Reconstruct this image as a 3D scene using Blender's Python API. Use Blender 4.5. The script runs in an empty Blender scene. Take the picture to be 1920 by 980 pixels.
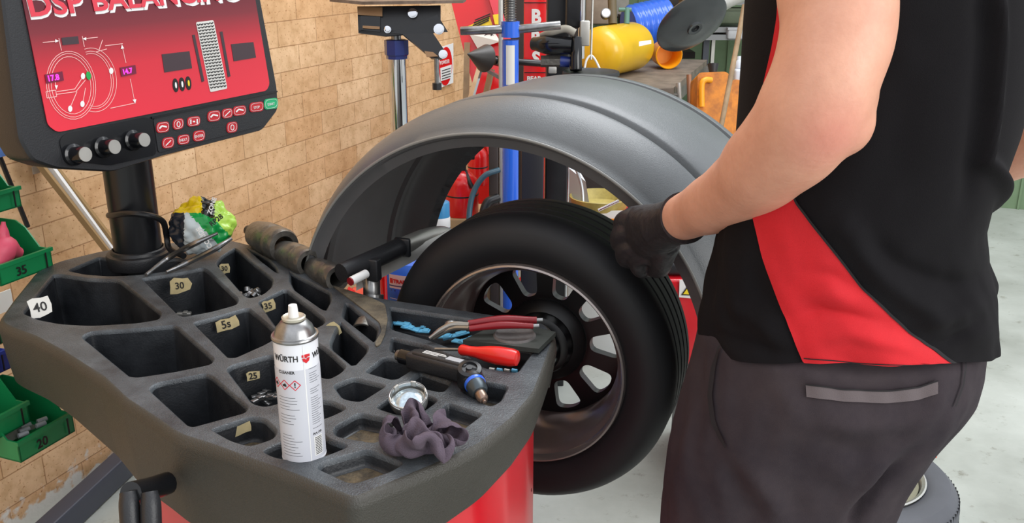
import bpy, bmesh, math, random
import numpy as np
from mathutils import Vector, Matrix, geometry, noise
random.seed(7)
SC = bpy.context.scene
COL = SC.collection
# ------------------------------------------------------------------ camera, world, lights
FPX, PITCH, H = 1750.0, math.radians(18.5), 1.50
cd = bpy.data.cameras.new('camera'); cam = bpy.data.objects.new('camera', cd); COL.objects.link(cam)
cam.location = (0, 0, H); cam.rotation_euler = (math.pi/2 - PITCH, 0, 0)
cd.sensor_width = 36; cd.lens = 36*FPX/1920; cd.clip_start = .05
SC.camera = cam
SC.view_settings.view_transform = 'Standard'; SC.view_settings.look = 'None'
SC.view_settings.exposure = 0.25; SC.view_settings.gamma = 1; SC.view_settings.use_curve_mapping = False
wd = bpy.data.worlds.new('daylight'); SC.world = wd; wd.use_nodes = True
nt = wd.node_tree; bg = nt.nodes['Background']; bg.inputs[1].default_value = 1.0
tc = nt.nodes.new('ShaderNodeTexCoord'); sp = nt.nodes.new('ShaderNodeSeparateXYZ'); cr = nt.nodes.new('ShaderNodeValToRGB')
nt.links.new(tc.outputs['Generated'], sp.inputs[0]); nt.links.new(sp.outputs[2], cr.inputs[0]); nt.links.new(cr.outputs[0], bg.inputs[0])
cr.color_ramp.elements[0].position = 0.0; cr.color_ramp.elements[0].color = (.62, .62, .60, 1)
cr.color_ramp.elements[1].position = .7; cr.color_ramp.elements[1].color = (1.0, 1.03, 1.1, 1)
e = cr.color_ramp.elements.new(.15); e.color = (.85, .88, .92, 1)
def area(name, loc, target, size, power, col=(1, 1, 1)):
    l = bpy.data.lights.new(name, 'AREA'); l.shape = 'RECTANGLE'; l.size = size[0]; l.size_y = size[1]; l.energy = power; l.color = col
    o = bpy.data.objects.new(name, l); COL.objects.link(o); o.location = loc
    o.rotation_euler = (Vector(target)-Vector(loc)).to_track_quat('-Z', 'Y').to_euler(); return o
area('roller_door_daylight', (3.6, -1.2, 2.6), (0, 2.0, .8), (3.5, 2.5), 120, (1, .985, .96))
area('overhead_fill', (1.2, 3.4, 4.2), (0.2, 2.2, .8), (2.6, 2.0), 90, (.95, .98, 1))  # added overhead area lamp, no skylight is built

# ------------------------------------------------------------------ image <-> world
CR = Vector((1, 0, 0)); CU = Vector((0, math.sin(PITCH), math.cos(PITCH))); CF = Vector((0, math.cos(PITCH), -math.sin(PITCH)))
CC = Vector((0, 0, H))
def ray(x, y): return CR*((x-960)/FPX) + CU*((490-y)/FPX) + CF
def P(x, y, D): return CC + ray(x, y)*D                      # photo point at a depth
def Z(x, y, z): r = ray(x, y); return CC + r*((z-H)/r.z)     # photo point on a level plane
def PL(x, y, p0, n): r = ray(x, y); return CC + r*((p0-CC).dot(n)/r.dot(n))
def proj(p): q = p-CC; d = q.dot(CF); return 960+FPX*q.dot(CR)/d, 490-FPX*q.dot(CU)/d
YAW = math.radians(21.3)
DD = Vector((math.sin(YAW), math.cos(YAW), 0)); NR = Vector((DD.y, -DD.x, 0)); UP = Vector((0, 0, 1))   # along wall, away from wall, up

# ------------------------------------------------------------------ materials
def srgb(c): return tuple(((v/255)/12.92 if v/255 <= .04045 else ((v/255+.055)/1.055)**2.4) for v in c)
MATS = {}
def mat(name, c, rough=.5, metal=0, var=0, vscale=8, c2=None, bump=0, bscale=60, emit=0, alpha=None, coat=0, spec=None, trans=0):
    if name in MATS: return MATS[name]
    m = bpy.data.materials.new(name); m.use_nodes = True; t = m.node_tree; b = t.nodes['Principled BSDF']
    col = srgb(c); b.inputs['Base Color'].default_value = (*col, 1); b.inputs['Roughness'].default_value = rough; b.inputs['Metallic'].default_value = metal
    if coat: b.inputs['Coat Weight'].default_value = coat; b.inputs['Coat Roughness'].default_value = .15
    if spec is not None: b.inputs['Specular IOR Level'].default_value = spec
    if trans: b.inputs['Transmission Weight'].default_value = trans
    if emit: b.inputs['Emission Color'].default_value = (*col, 1); b.inputs['Emission Strength'].default_value = emit
    tcn = t.nodes.new('ShaderNodeTexCoord')
    if var or c2:
        n = t.nodes.new('ShaderNodeTexNoise'); n.inputs['Scale'].default_value = vscale; n.inputs['Detail'].default_value = 6; n.inputs['Roughness'].default_value = .65
        t.links.new(tcn.outputs['Object'], n.inputs['Vector'])
        r = t.nodes.new('ShaderNodeValToRGB'); r.color_ramp.elements[0].position = .36; r.color_ramp.elements[1].position = .68
        a = tuple(v*(1-var) for v in col); bb = srgb(c2) if c2 else tuple(min(1, v*(1+var)) for v in col)
        r.color_ramp.elements[0].color = (*a, 1); r.color_ramp.elements[1].color = (*bb, 1)
        t.links.new(n.outputs['Fac'], r.inputs[0]); t.links.new(r.outputs[0], b.inputs['Base Color'])
    if bump:
        n2 = t.nodes.new('ShaderNodeTexNoise'); n2.inputs['Scale'].default_value = bscale; n2.inputs['Detail'].default_value = 4
        t.links.new(tcn.outputs['Object'], n2.inputs['Vector'])
        bp = t.nodes.new('ShaderNodeBump'); bp.inputs['Strength'].default_value = bump; bp.inputs['Distance'].default_value = .01
        t.links.new(n2.outputs['Fac'], bp.inputs['Height']); t.links.new(bp.outputs[0], b.inputs['Normal'])
    MATS[name] = m; return m
def nodes_of(m): return m.node_tree, m.node_tree.nodes['Principled BSDF']
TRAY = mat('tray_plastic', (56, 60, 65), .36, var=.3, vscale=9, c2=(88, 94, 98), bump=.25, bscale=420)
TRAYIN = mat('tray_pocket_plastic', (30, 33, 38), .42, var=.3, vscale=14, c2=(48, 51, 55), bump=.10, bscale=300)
DIRT = mat('dusty_pocket_floor', (52, 45, 36), .8, vscale=40, c2=(112, 96, 70), bump=.4, bscale=200)
DUSTY = mat('dusty_grey_plastic', (70, 66, 58), .75, vscale=18, c2=(122, 112, 92), bump=.4, bscale=200)
SKIRT = mat('tray_skirt_plastic', (62, 60, 54), .45, var=.12, vscale=3, bump=.3, bscale=500)
GUARD = mat('guard_plastic', (98, 102, 104), .33, var=.10, vscale=5, bump=.12, bscale=500)
GUARDIN = mat('guard_inner_plastic', (88, 88, 89), .5, var=.12, vscale=5)
BLKP = mat('black_plastic', (34, 35, 38), .42, bump=.1, bscale=400)
BLKG = mat('black_gloss', (20, 21, 24), .16)
BLKM = mat('black_painted_steel', (28, 29, 32), .32, var=.2, vscale=12)
RUBB = mat('tyre_rubber', (27, 28, 31), .60, var=.12, vscale=10)
TREAD = mat('tread_rubber', (44, 44, 46), .6, bump=.2, bscale=150)
RIMM = mat('brown_grey_rim', (142, 126, 122), .32, metal=.45, var=.12, vscale=6)
SPOKE = mat('black_spoke', (22, 22, 24), .35)
CHROME = mat('chrome', (220, 222, 226), .1, metal=1)
STEEL = mat('worn_steel', (150, 150, 150), .3, metal=.9, var=.25, vscale=30)
DSTEEL = mat('dark_worn_steel', (122, 119, 113), .34, metal=.75, var=.15, vscale=60, bump=.15, bscale=120)
ALU = mat('aluminium', (186, 184, 178), .4, metal=.6, var=.1)
REDP = mat('red_paint', (202, 26, 38), .28, coat=.3, var=.05)
REDX = mat('red_extinguisher', (222, 24, 28), .25, coat=.4)
REDB = mat('bright_red', (226, 36, 30), .25, coat=.3)
DRED = mat('dark_red_grip', (134, 20, 30), .35)
BLUE = mat('blue_paint', (44, 104, 222), .25, coat=.4)
NAVY = mat('navy_paint', (36, 52, 120), .3, coat=.3)
LBLUE = mat('light_blue_plastic', (108, 192, 232), .4)
GRNB = mat('green_bin', (20, 132, 76), .42, var=.08)
BLUB = mat('blue_bin', (40, 64, 168), .4)
BLUL = mat('light_blue_bin', (120, 160, 236), .4)
YEL = mat('yellow_tank', (230, 184, 30), .3, coat=.4, var=.08, vscale=4)
ORG = mat('orange_plastic', (240, 160, 20), .4)
ORGD = mat('grimy_orange_plastic', (214, 130, 22), .5, vscale=14, c2=(150, 84, 20))
WHT = mat('white_print', (232, 232, 230), .45)
GRYT = mat('grey_print', (96, 98, 104), .5)
PAPER = mat('white_paper', (226, 224, 216), .7)
TAPE = mat('masking_tape', (182, 168, 126), .75, var=.12, vscale=60)
INK = mat('black_ink', (22, 20, 20), .6)
CANW = mat('can_white', (226, 228, 234), .3, coat=.3)
CANG = mat('can_grey_label', (200, 202, 210), .35)
SKIN = mat('skin', (216, 158, 132), .5, vscale=16, var=.07, bump=.08, bscale=160, c2=(224, 168, 142))
nt_, b_ = nodes_of(SKIN); b_.inputs['Subsurface Weight'].default_value = .12; b_.inputs['Subsurface Radius'].default_value = (.02, .008, .004); b_.inputs['Subsurface Scale'].default_value = .5
SHIRT = mat('black_shirt_fabric', (17, 15, 18), .9, spec=.2, var=.12, vscale=6, bump=.15, bscale=900)
SHRED = mat('red_shirt_fabric', (205, 24, 36), .8, var=.08, vscale=10, bump=.15, bscale=900)
PANTS = mat('charcoal_trousers', (50, 44, 50), .9, spec=.2, var=.16, vscale=5, c2=(66, 58, 61), bump=.15, bscale=800)
PANTD = mat('trouser_pocket_band', (98, 88, 90), .8, bump=.15, bscale=800)
SEAM = mat('dark_seam', (30, 27, 30), .9)
GLOVE = mat('black_nitrile_glove', (46, 43, 46), .42, var=.1, vscale=30, bump=.3, bscale=50)
RAG = mat('purple_grey_rag', (88, 76, 88), .9, var=.12, vscale=20, bump=.35, bscale=700)
WOOD = mat('worn_wood', (150, 126, 96), .7, var=.25, vscale=12)
TANW = mat('tan_wood_rod', (150, 120, 78), .6, var=.1)
BENCHM = mat('grey_bench_top', (120, 108, 96), .7, var=.3, vscale=10)
MAGENTA = mat('magenta_led', (226, 50, 190), .4, emit=1.2)
MAROON = mat('led_window', (112, 18, 52), .3)
DGREY = mat('display_window', (62, 46, 52), .35)
LINEW = mat('pale_pink_line', (240, 190, 186), .5)
SCRB = mat('slate_bar', (64, 68, 80), .4)
PINK = mat('pink_rubber', (222, 84, 110), .5, var=.1, vscale=20)
CARD = mat('brown_cardboard', (176, 146, 110), .8, var=.08)
GREENW = mat('green_cladding', (112, 136, 104), .6, var=.08)
YLAB = mat('yellow_label', (240, 212, 40), .45)
GRNL = mat('lime_label', (170, 214, 70), .35)
GRND = mat('green_label', (26, 158, 74), .35)
DARK = mat('dark_clutter', (40, 34, 32), .7, var=.4, vscale=6)
GOLD = mat('olive_brass', (170, 154, 84), .5, var=.2, vscale=20)
HOSE = mat('black_hose', (26, 27, 30), .4)
TEAL = mat('teal_hose', (50, 84, 100), .4)

# brick wall
def brick_mat():
    m = bpy.data.materials.new('tan_brick'); m.use_nodes = True; t, b = nodes_of(m); N = t.nodes.new; L = t.links.new
    tcn = N('ShaderNodeTexCoord'); br = N('ShaderNodeTexBrick')
    L(tcn.outputs['UV'], br.inputs['Vector'])
    br.inputs['Scale'].default_value = 1; br.inputs['Brick Width'].default_value = .25; br.inputs['Row Height'].default_value = .0895
    br.inputs['Mortar Size'].default_value = .0018; br.inputs['Mortar Smooth'].default_value = .3; br.inputs['Bias'].default_value = 0
    br.inputs['Color1'].default_value = (*srgb((227, 182, 134)), 1); br.inputs['Color2'].default_value = (*srgb((241, 205, 162)), 1); br.inputs['Mortar'].default_value = (*srgb((192, 150, 108)), 1)
    def noise_n(s, d=5):
        n = N('ShaderNodeTexNoise'); n.inputs['Scale'].default_value = s; n.inputs['Detail'].default_value = d; L(tcn.outputs['UV'], n.inputs['Vector']); return n
    def ramp(n, p0, c0, p1, c1):
        r = N('ShaderNodeValToRGB'); r.color_ramp.elements[0].position = p0; r.color_ramp.elements[0].color = (*c0, 1); r.color_ramp.elements[1].position = p1; r.color_ramp.elements[1].color = (*c1, 1); L(n.outputs['Fac'], r.inputs[0]); return r
    def mul(a, bb, f=1.0, mode='MULTIPLY'):
        x = N('ShaderNodeMix'); x.data_type = 'RGBA'; x.blend_type = mode; x.inputs[0].default_value = f; L(a, x.inputs[6]); L(bb, x.inputs[7]); return x.outputs[2]
    c = mul(br.outputs['Color'], ramp(noise_n(5, 4), .35, (.80, .76, .70), .7, (1.0, 1.0, 1.0)).outputs[0])
    c = mul(c, ramp(noise_n(26, 5), .36, (.86, .82, .76), .55, (1, 1, 1)).outputs[0])
    c = mul(c, ramp(noise_n(120, 2), .30, (.55, .40, .28), .37, (1, 1, 1)).outputs[0])
    sx_ = N('ShaderNodeSeparateXYZ'); L(tcn.outputs['UV'], sx_.inputs[0]); mr_ = N('ShaderNodeMapRange'); mr_.inputs[1].default_value = .02; mr_.inputs[2].default_value = .17; mr_.inputs[3].default_value = .25; mr_.inputs[4].default_value = -.35; L(sx_.outputs[1], mr_.inputs[0])
    n9 = noise_n(22, 6); ad = N('ShaderNodeMath'); ad.operation = 'ADD'; L(n9.outputs['Fac'], ad.inputs[0]); L(mr_.outputs[0], ad.inputs[1]); r9 = N('ShaderNodeMapRange'); r9.inputs[1].default_value = .52; r9.inputs[2].default_value = .62; L(ad.outputs[0], r9.inputs[0])
    x9 = N('ShaderNodeMix'); x9.data_type = 'RGBA'; L(r9.outputs[0], x9.inputs[0]); L(c, x9.inputs[6]); x9.inputs[7].default_value = (*srgb((226, 222, 212)), 1); c = x9.outputs[2]
    L(c, b.inputs['Base Color']); b.inputs['Roughness'].default_value = .75
    bp = N('ShaderNodeBump'); bp.inputs['Strength'].default_value = .6; bp.inputs['Distance'].default_value = .006; bp.invert = True
    L(br.outputs['Fac'], bp.inputs['Height']); bp2 = N('ShaderNodeBump'); bp2.inputs['Strength'].default_value = .3; bp2.inputs['Distance'].default_value = .004
    L(noise_n(60).outputs['Fac'], bp2.inputs['Height']); L(bp.outputs[0], bp2.inputs['Normal']); L(bp2.outputs[0], b.inputs['Normal'])
    return m
BRICK = brick_mat()
def floor_mat():
    m = bpy.data.materials.new('workshop_concrete'); m.use_nodes = True; t, b = nodes_of(m); N = t.nodes.new; L = t.links.new
    tcn = N('ShaderNodeTexCoord')
    n = N('ShaderNodeTexNoise'); n.inputs['Scale'].default_value = 1.6; n.inputs['Detail'].default_value = 9; n.inputs['Roughness'].default_value = .62; L(tcn.outputs['Object'], n.inputs['Vector'])
    r = N('ShaderNodeValToRGB'); r.color_ramp.elements[0].position = .33; r.color_ramp.elements[0].color = (*srgb((146, 150, 142)), 1); r.color_ramp.elements[1].position = .66; r.color_ramp.elements[1].color = (*srgb((184, 189, 182)), 1)
    L(n.outputs['Fac'], r.inputs[0])
    n2 = N('ShaderNodeTexNoise'); n2.inputs['Scale'].default_value = 16; n2.inputs['Detail'].default_value = 8; n2.inputs['Roughness'].default_value = .7; L(tcn.outputs['Object'], n2.inputs['Vector'])
    r2 = N('ShaderNodeValToRGB'); r2.color_ramp.elements[0].position = .29; r2.color_ramp.elements[0].color = (.55, .52, .47, 1); r2.color_ramp.elements[1].position = .42; r2.color_ramp.elements[1].color = (1, 1, 1, 1); L(n2.outputs['Fac'], r2.inputs[0])
    x = N('ShaderNodeMix'); x.data_type = 'RGBA'; x.blend_type = 'MULTIPLY'; x.inputs[0].default_value = 1; L(r.outputs[0], x.inputs[6]); L(r2.outputs[0], x.inputs[7])
    L(x.outputs[2], b.inputs['Base Color']); b.inputs['Roughness'].default_value = .42
    return m
FLOORM = floor_mat()

# ------------------------------------------------------------------ mesh helpers
class MB:
    def __init__(s): s.v = []; s.f = []; s.mi = []; s.cur = 0
    def add(s, vs, fs):
        o = len(s.v); s.v += [Vector(p) for p in vs]; s.f += [tuple(i+o for i in f) for f in fs]; s.mi += [s.cur]*len(fs); return s
    def box(s, c, size, ax=None, bev=0):
        c = Vector(c); ax = ax or (CR, Vector((0, 1, 0)), UP); hx, hy, hz = [v/2 for v in size]
        if bev <= 0:
            vs = [c+ax[0]*(i*hx)+ax[1]*(j*hy)+ax[2]*(k*hz) for k in (-1, 1) for j in (-1, 1) for i in (-1, 1)]
            return s.add(vs, [(0, 2, 3, 1), (4, 5, 7, 6), (0, 1, 5, 4), (2, 6, 7, 3), (0, 4, 6, 2), (1, 3, 7, 5)])
        bm = bmesh.new(); bmesh.ops.create_cube(bm, size=1)
        for v in bm.verts: v.co = Vector((v.co.x*hx*2, v.co.y*hy*2, v.co.z*hz*2))
        bmesh.ops.bevel(bm, geom=bm.edges[:], offset=min(bev, .49*min(size)), segments=3, affect='EDGES', profile=.5)
        bm.verts.index_update(); vs = [c+ax[0]*v.co.x+ax[1]*v.co.y+ax[2]*v.co.z for v in bm.verts]; fs = [tuple(v.index for v in f.verts) for f in bm.faces]; bm.free(); return s.add(vs, fs)
    def bar(s, p0, p1, w, h, up=UP, bev=0):
        p0, p1 = Vector(p0), Vector(p1); a = (p1-p0).normalized(); b = a.cross(up).normalized(); c = b.cross(a)
        return s.box((p0+p1)/2, ((p1-p0).length, w, h), (a, b, c), bev)
    def lathe(s, o, axis, prof, seg=32, closed=False, ref=None):
        o = Vector(o); a = Vector(axis).normalized(); r = ref or (Vector((1, 0, 0)) if abs(a.x) < .8 else UP); b = (r-a*r.dot(a)).normalized(); c = a.cross(b)
        vs = []; n = len(prof)
        for (rr, t) in prof:
            for k in range(seg):
                th = 2*math.pi*k/seg; vs.append(o+a*t+(b*math.cos(th)+c*math.sin(th))*max(rr, 1e-5))
        fs = [(i*seg+k, i*seg+(k+1) % seg, (i+1)*seg+(k+1) % seg, (i+1)*seg+k) for i in range(n-1) for k in range(seg)]
        if closed: fs += [((n-1)*seg+k, (n-1)*seg+(k+1) % seg, (k+1) % seg, k) for k in range(seg)]
        else:
            if prof[0][0] > 1e-4: fs.append(tuple(range(seg-1, -1, -1)))
            if prof[-1][0] > 1e-4: fs.append(tuple((n-1)*seg+k for k in range(seg)))
        return s.add(vs, fs)
    def cyl(s, p0, p1, r, r1=None, seg=24, bev=0):
        p0, p1 = Vector(p0), Vector(p1); L = (p1-p0).length; r1 = r if r1 is None else r1
        pr = [(r, 0), (r1, L)] if not bev else [(r-bev, 0), (r-bev*.3, bev*.3), (r, bev), (r1, L-bev), (r1-bev*.3, L-bev*.3), (r1-bev, L)]
        return s.lathe(p0, p1-p0, pr, seg)
    def pipe(s, p0, p1, ro, ri, seg=28):
        p0, p1 = Vector(p0), Vector(p1); L = (p1-p0).length; e = (ro-ri)*.2
        return s.lathe(p0, p1-p0, [(ri, 0), (ro-e, 0), (ro, e), (ro, L-e), (ro-e, L), (ri, L)], seg, closed=True)
    def loft(s, rings, cap=True, close=True):
        n = len(rings[0]); vs = [p for r in rings for p in r]; m = n if close else n-1
        fs = [(i*n+k, i*n+(k+1) % n, (i+1)*n+(k+1) % n, (i+1)*n+k) for i in range(len(rings)-1) for k in range(m)]
        if cap and close: fs += [tuple(range(n-1, -1, -1)), tuple((len(rings)-1)*n+k for k in range(n))]
        return s.add(vs, fs)
    def tube(s, pts, r, seg=12, smooth=6, rs=None, flat=1.0, ref=None):
        pts = [Vector(p) for p in pts]; rs = rs or [r]*len(pts)
        if smooth > 1: pts, rs = spline(pts, rs, smooth)
        T = [(pts[min(i+1, len(pts)-1)]-pts[max(i-1, 0)]).normalized() for i in range(len(pts))]
        x = (ref or UP); x = (x-T[0]*x.dot(T[0]))
        if x.length < 1e-3: x = CR-T[0]*CR.dot(T[0])
        x.normalize(); rings = []
        for p, t, rr in zip(pts, T, rs):
            x = (x-t*x.dot(t)).normalized(); y = t.cross(x)
            rings.append([p+(x*math.cos(2*math.pi*k/seg)*flat+y*math.sin(2*math.pi*k/seg))*rr for k in range(seg)])
        return s.loft(rings)
    def prism(s, poly, ext):
        ext = Vector(ext); n = len(poly); vs = [Vector(p) for p in poly]+[Vector(p)+ext for p in poly]
        tr = geometry.tessellate_polygon([[Vector(p) for p in poly]])
        return s.add(vs, [tuple(t) for t in tr]+[tuple(n+i for i in reversed(t)) for t in tr]+[(i, (i+1) % n, n+(i+1) % n, n+i) for i in range(n)])
    def ico(s, c, r, sc=(1, 1, 1), sub=2, ax=None):
        bm = bmesh.new(); bmesh.ops.create_icosphere(bm, subdivisions=sub, radius=r); ax = ax or (CR, Vector((0, 1, 0)), UP)
        bm.verts.index_update(); c = Vector(c)
        vs = [c+ax[0]*v.co.x*sc[0]+ax[1]*v.co.y*sc[1]+ax[2]*v.co.z*sc[2] for v in bm.verts]; fs = [tuple(v.index for v in f.verts) for f in bm.faces]; bm.free(); return s.add(vs, fs)
    def build(s, name, m, parent=None, label=None, ang=35, fix=True):
        me = bpy.data.meshes.new(name); base = Vector((0, 0, 0)) if parent is None else WORLD[parent.name]
        me.from_pydata([tuple(v-base) for v in s.v], [], s.f)
        if fix:
            bm = bmesh.new(); bm.from_mesh(me); bmesh.ops.recalc_face_normals(bm, faces=bm.faces[:]); bm.to_mesh(me); bm.free()
        ms = m if isinstance(m, (list, tuple)) else [m]
        for q in ms: me.materials.append(q)
        me.polygons.foreach_set('use_smooth', [True]*len(me.polygons))
        if len(ms) > 1: me.polygons.foreach_set('material_index', s.mi)
        me.set_sharp_from_angle(angle=math.radians(ang)); me.update()
        o = bpy.data.objects.new(name, me); COL.objects.link(o)
        if parent is not None: o.parent = parent; WORLD[o.name] = base
        if label: o['label'] = label
        return o
WORLD = {}
def spline(pts, rs, k):
    n = len(pts); P_ = [pts[0]*2-pts[1]]+list(pts)+[pts[-1]*2-pts[-2]]; R_ = [rs[0]]+list(rs)+[rs[-1]]; op, orr = [], []
    for i in range(1, n):
        for j in range(k):
            t = j/k; a, b, c, d = P_[i-1], P_[i], P_[i+1], P_[i+2]
            op.append(.5*((2*b)+(c-a)*t+(2*a-5*b+4*c-d)*t*t+(3*b-a-3*c+d)*t**3))
            orr.append(R_[i]+(R_[i+1]-R_[i])*(3*t*t-2*t**3))
    op.append(pts[-1]); orr.append(rs[-1]); return op, orr
def tag(o, label, cat, group=None, kind=None):
    o['label'] = label; o['category'] = cat
    if group: o['group'] = group
    if kind: o['kind'] = kind
    return o
def thing(name, loc, label, cat, group=None):
    o = bpy.data.objects.new(name, None); o.empty_display_size = .05; COL.objects.link(o); o.location = loc; WORLD[o.name] = Vector(loc)
    return tag(o, label, cat, group)
def recenter(o):                                   # put a single-mesh thing's origin at its base
    me = o.data; xs = [v.co.copy() for v in me.vertices]; c = Vector((sum(v.x for v in xs)/len(xs), sum(v.y for v in xs)/len(xs), min(v.z for v in xs)))
    me.transform(Matrix.Translation(-c)); o.location = o.location+c; return o
def single(mb, name, m, label, cat, group=None, kind=None, ang=35):
    return recenter(tag(mb.build(name, m, ang=ang), label, cat, group, kind))
def struct(mb, name, m):
    o = mb.build(name, m); o['kind'] = 'structure'; return o
def text(s, size, o, xd, yd, m, name, parent, ext=.0006, align='LEFT', bold=0, label=None, shear=0, warp=None, sx=1):
    c = bpy.data.curves.new('t', 'FONT'); c.body = s; c.size = size; c.extrude = ext; c.offset = bold; c.align_x = align; c.shear = shear; c.resolution_u = 3
    ob = bpy.data.objects.new('t', c); COL.objects.link(ob); dg = bpy.context.evaluated_depsgraph_get(); dg.update()
    me = bpy.data.meshes.new_from_object(ob.evaluated_get(dg)); bpy.data.objects.remove(ob); bpy.data.curves.remove(c)
    xd, yd = Vector(xd).normalized(), Vector(yd).normalized(); nd = xd.cross(yd); o = Vector(o); mb = MB()
    vs = [(warp(v.co.x*sx, v.co.y, v.co.z) if warp else o+xd*v.co.x*sx+yd*v.co.y+nd*v.co.z) for v in me.vertices]
    mb.add(vs, [tuple(p.vertices) for p in me.polygons]); bpy.data.meshes.remove(me)
    return mb.build(name, m, parent, label)
def rpoly(pts, r, seg=5):                          # rounded 2D/3D polygon
    out = []; n = len(pts)
    for i in range(n):
        a, b, c = pts[i-1], pts[i], pts[(i+1) % n]; u = (a-b); v = (c-b); lu, lv = u.length, v.length; q = min(r, lu*.45, lv*.45); u = u/lu; v = v/lv
        if u.dot(v) < -.985: out.append(b.copy()); continue
        s, e = b+u*q, b+v*q
        for k in range(seg+1):
            t = k/seg; out.append(s*(1-t)**2+b*2*t*(1-t)+e*t*t)
    return out
def interp(x, xs, ys): return float(np.interp(x, xs, ys))
def sm(t): t = max(0, min(1, t)); return t*t*(3-2*t)

# ------------------------------------------------------------------ room
W0 = Z(70, 978, 0)
def wallp(x, y, off=0): return PL(x, y, W0+NR*off, NR)
f = MB(); f.add([(-6, -4, 0), (9, -4, 0), (9, 14, 0), (-6, 14, 0)], [(0, 1, 2, 3)]); f.box((1.5, 5, -.06), (15, 18, .1)); struct(f, 'floor', FLOORM)
def uvwall(name, a, b, h, m, back):
    me = bpy.data.meshes.new(name); a, b = Vector((a.x, a.y, 0)), Vector((b.x, b.y, 0)); L = (b-a).length; t = back*.2
    me.from_pydata([a, b, b+UP*h, a+UP*h, a+t, b+t, b+t+UP*h, a+t+UP*h], [], [(0, 1, 2, 3), (5, 4, 7, 6), (1, 5, 6, 2), (4, 0, 3, 7), (3, 2, 6, 7)])
    uv = me.uv_layers.new(name='UVMap')
    for p in me.polygons:
        for li, vi in zip(p.loop_indices, p.vertices):
            v = Vector(me.vertices[vi].co); uv.data[li].uv = ((Vector((v.x, v.y, 0))-a).dot((b-a).normalized()), v.z)
    me.materials.append(m); o = bpy.data.objects.new(name, me); COL.objects.link(o); o['kind'] = 'structure'; return o
uvwall('wall_left', W0-DD*3.2, W0+DD*4.6, 3.4, BRICK, -NR)
bw = MB(); B0 = W0+DD*4.6
bw.box(B0+NR*1.45+DD*.1+UP*1.7, (3.3, .12, 3.4), (NR, DD, UP))
for i in range(21): bw.box(B0+NR*(-.1+i*.15)+DD*.035+UP*1.7, (.012, .014, 3.4), (NR, DD, UP))
struct(bw, 'wall_back', GREENW)
# white efflorescence strip low on the bricks
# ------------------------------------------------------------------ wheel on the balancer
WC = P(977, 686, 1.84); K = 1.85/2.2
def wp(a, z, s): return WC+NR*a+UP*z+DD*s
wheel = thing('car_wheel', WC-UP*.3, 'black tyred wheel with brown-grey rim mounted on the balancer shaft', 'wheel')
RT = .301
def tyre_prof(R, W, ri, bead=.012):
    def side(): return [(ri, .012), (ri+.006, .003)]+[(ri+.006+(R-.012-ri-.006)*k/14, .003-.012*math.sin(math.pi*min(1, k/14*1.02))**.8-.0*k) for k in range(1, 13)]+[(R-.016, .0035), (R-.010, .010), (R-.004, .021), (R, .034)]
    p = side()
    g = [(R, .034)]
    xs = [.055, .085, .115, .145]
    for x in xs:
        x = x*W/.2; p += [(R, x-.004), (R-.007, x-.003), (R-.007, x+.003), (R, x+.004)]
    p += [(r, W-t) for r, t in side()[::-1]]
    return p
tp = tyre_prof(RT, .192, .208)
t = MB(); 
t.lathe(wp(0, 0, 0), DD, tp+[(.19, .18), (.19, .03)], 128, closed=True); ty = t.build('tyre', RUBB, wheel, ang=28)
r = MB(); r.lathe(wp(0, 0, 0), DD, [(.2, .022), (.209, .016), (.2095, .006), (.2075, .000), (.2030, .002), (.2, .012), (.193, .020), (.187, .035), (.183, .06), (.176, .075), (.172, .10), (.173, .17), (.184, .18), (.19, .19), (.2, .2), (.206, .2), (.206, .195), (.194, .185), (.186, .15), (.186, .1), (.190, .05)], 96, closed=True); r.build('rim', RIMM, wheel)
r = MB(); r.lathe(wp(0, 0, 0), DD, [(.1985, .014), (.2015, .004), (.205, -.0025), (.2085, -.001), (.2105, .004), (.2110, .010), (.2, .014)], 96, closed=True); r.build('rim_flange', mat('rim_flange', (170, 160, 156), .25, metal=.7), wheel, 'brighter outer lip of the rim')
def disc_with_holes(c, ax, bx, ay, R, holes, s0, s1, segs=90):
    outer = [Vector((R*math.cos(2*math.pi*k/segs), R*math.sin(2*math.pi*k/segs))) for k in range(segs)]
    vs = list(outer); es = [(k, (k+1) % segs) for k in range(segs)]
    for h in holes:
        o = len(vs); vs += h; es += [(o+k, o+(k+1) % len(h)) for k in range(len(h))]
    V, E_, F_, *_ = geometry.delaunay_2d_cdt(vs, es, [], 0, 1e-6)
    def inp(p, poly):
        ins = False; n = len(poly)
        for i in range(n):
            a, b = poly[i], poly[(i+1) % n]
            if (a.y > p.y) != (b.y > p.y) and p.x < (b.x-a.x)*(p.y-a.y)/(b.y-a.y)+a.x: ins = not ins
        return ins
    ff = []
    for q in F_:
        ce = sum((V[i] for i in q), Vector((0, 0)))/len(q)
        if inp(ce, outer) and not any(inp(ce, h) for h in holes): ff.append(tuple(q))
    mb = MB(); n = len(V); f3 = lambda p, s: c+bx*p.x+ay*p.y+ax*s(p)
    mb.add([f3(p, s0) for p in V]+[f3(p, s1) for p in V], ff+[tuple(n+i for i in reversed(q)) for q in ff])
    for loop in [outer]+holes:
        idx = [min(range(n), key=lambda i: (V[i]-p).length_squared) for p in loop]; m_ = len(idx)
        mb.f += [(idx[k], idx[(k+1) % m_], n+idx[(k+1) % m_], n+idx[k]) for k in range(m_)]; mb.mi += [0]*m_
    return mb
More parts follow.
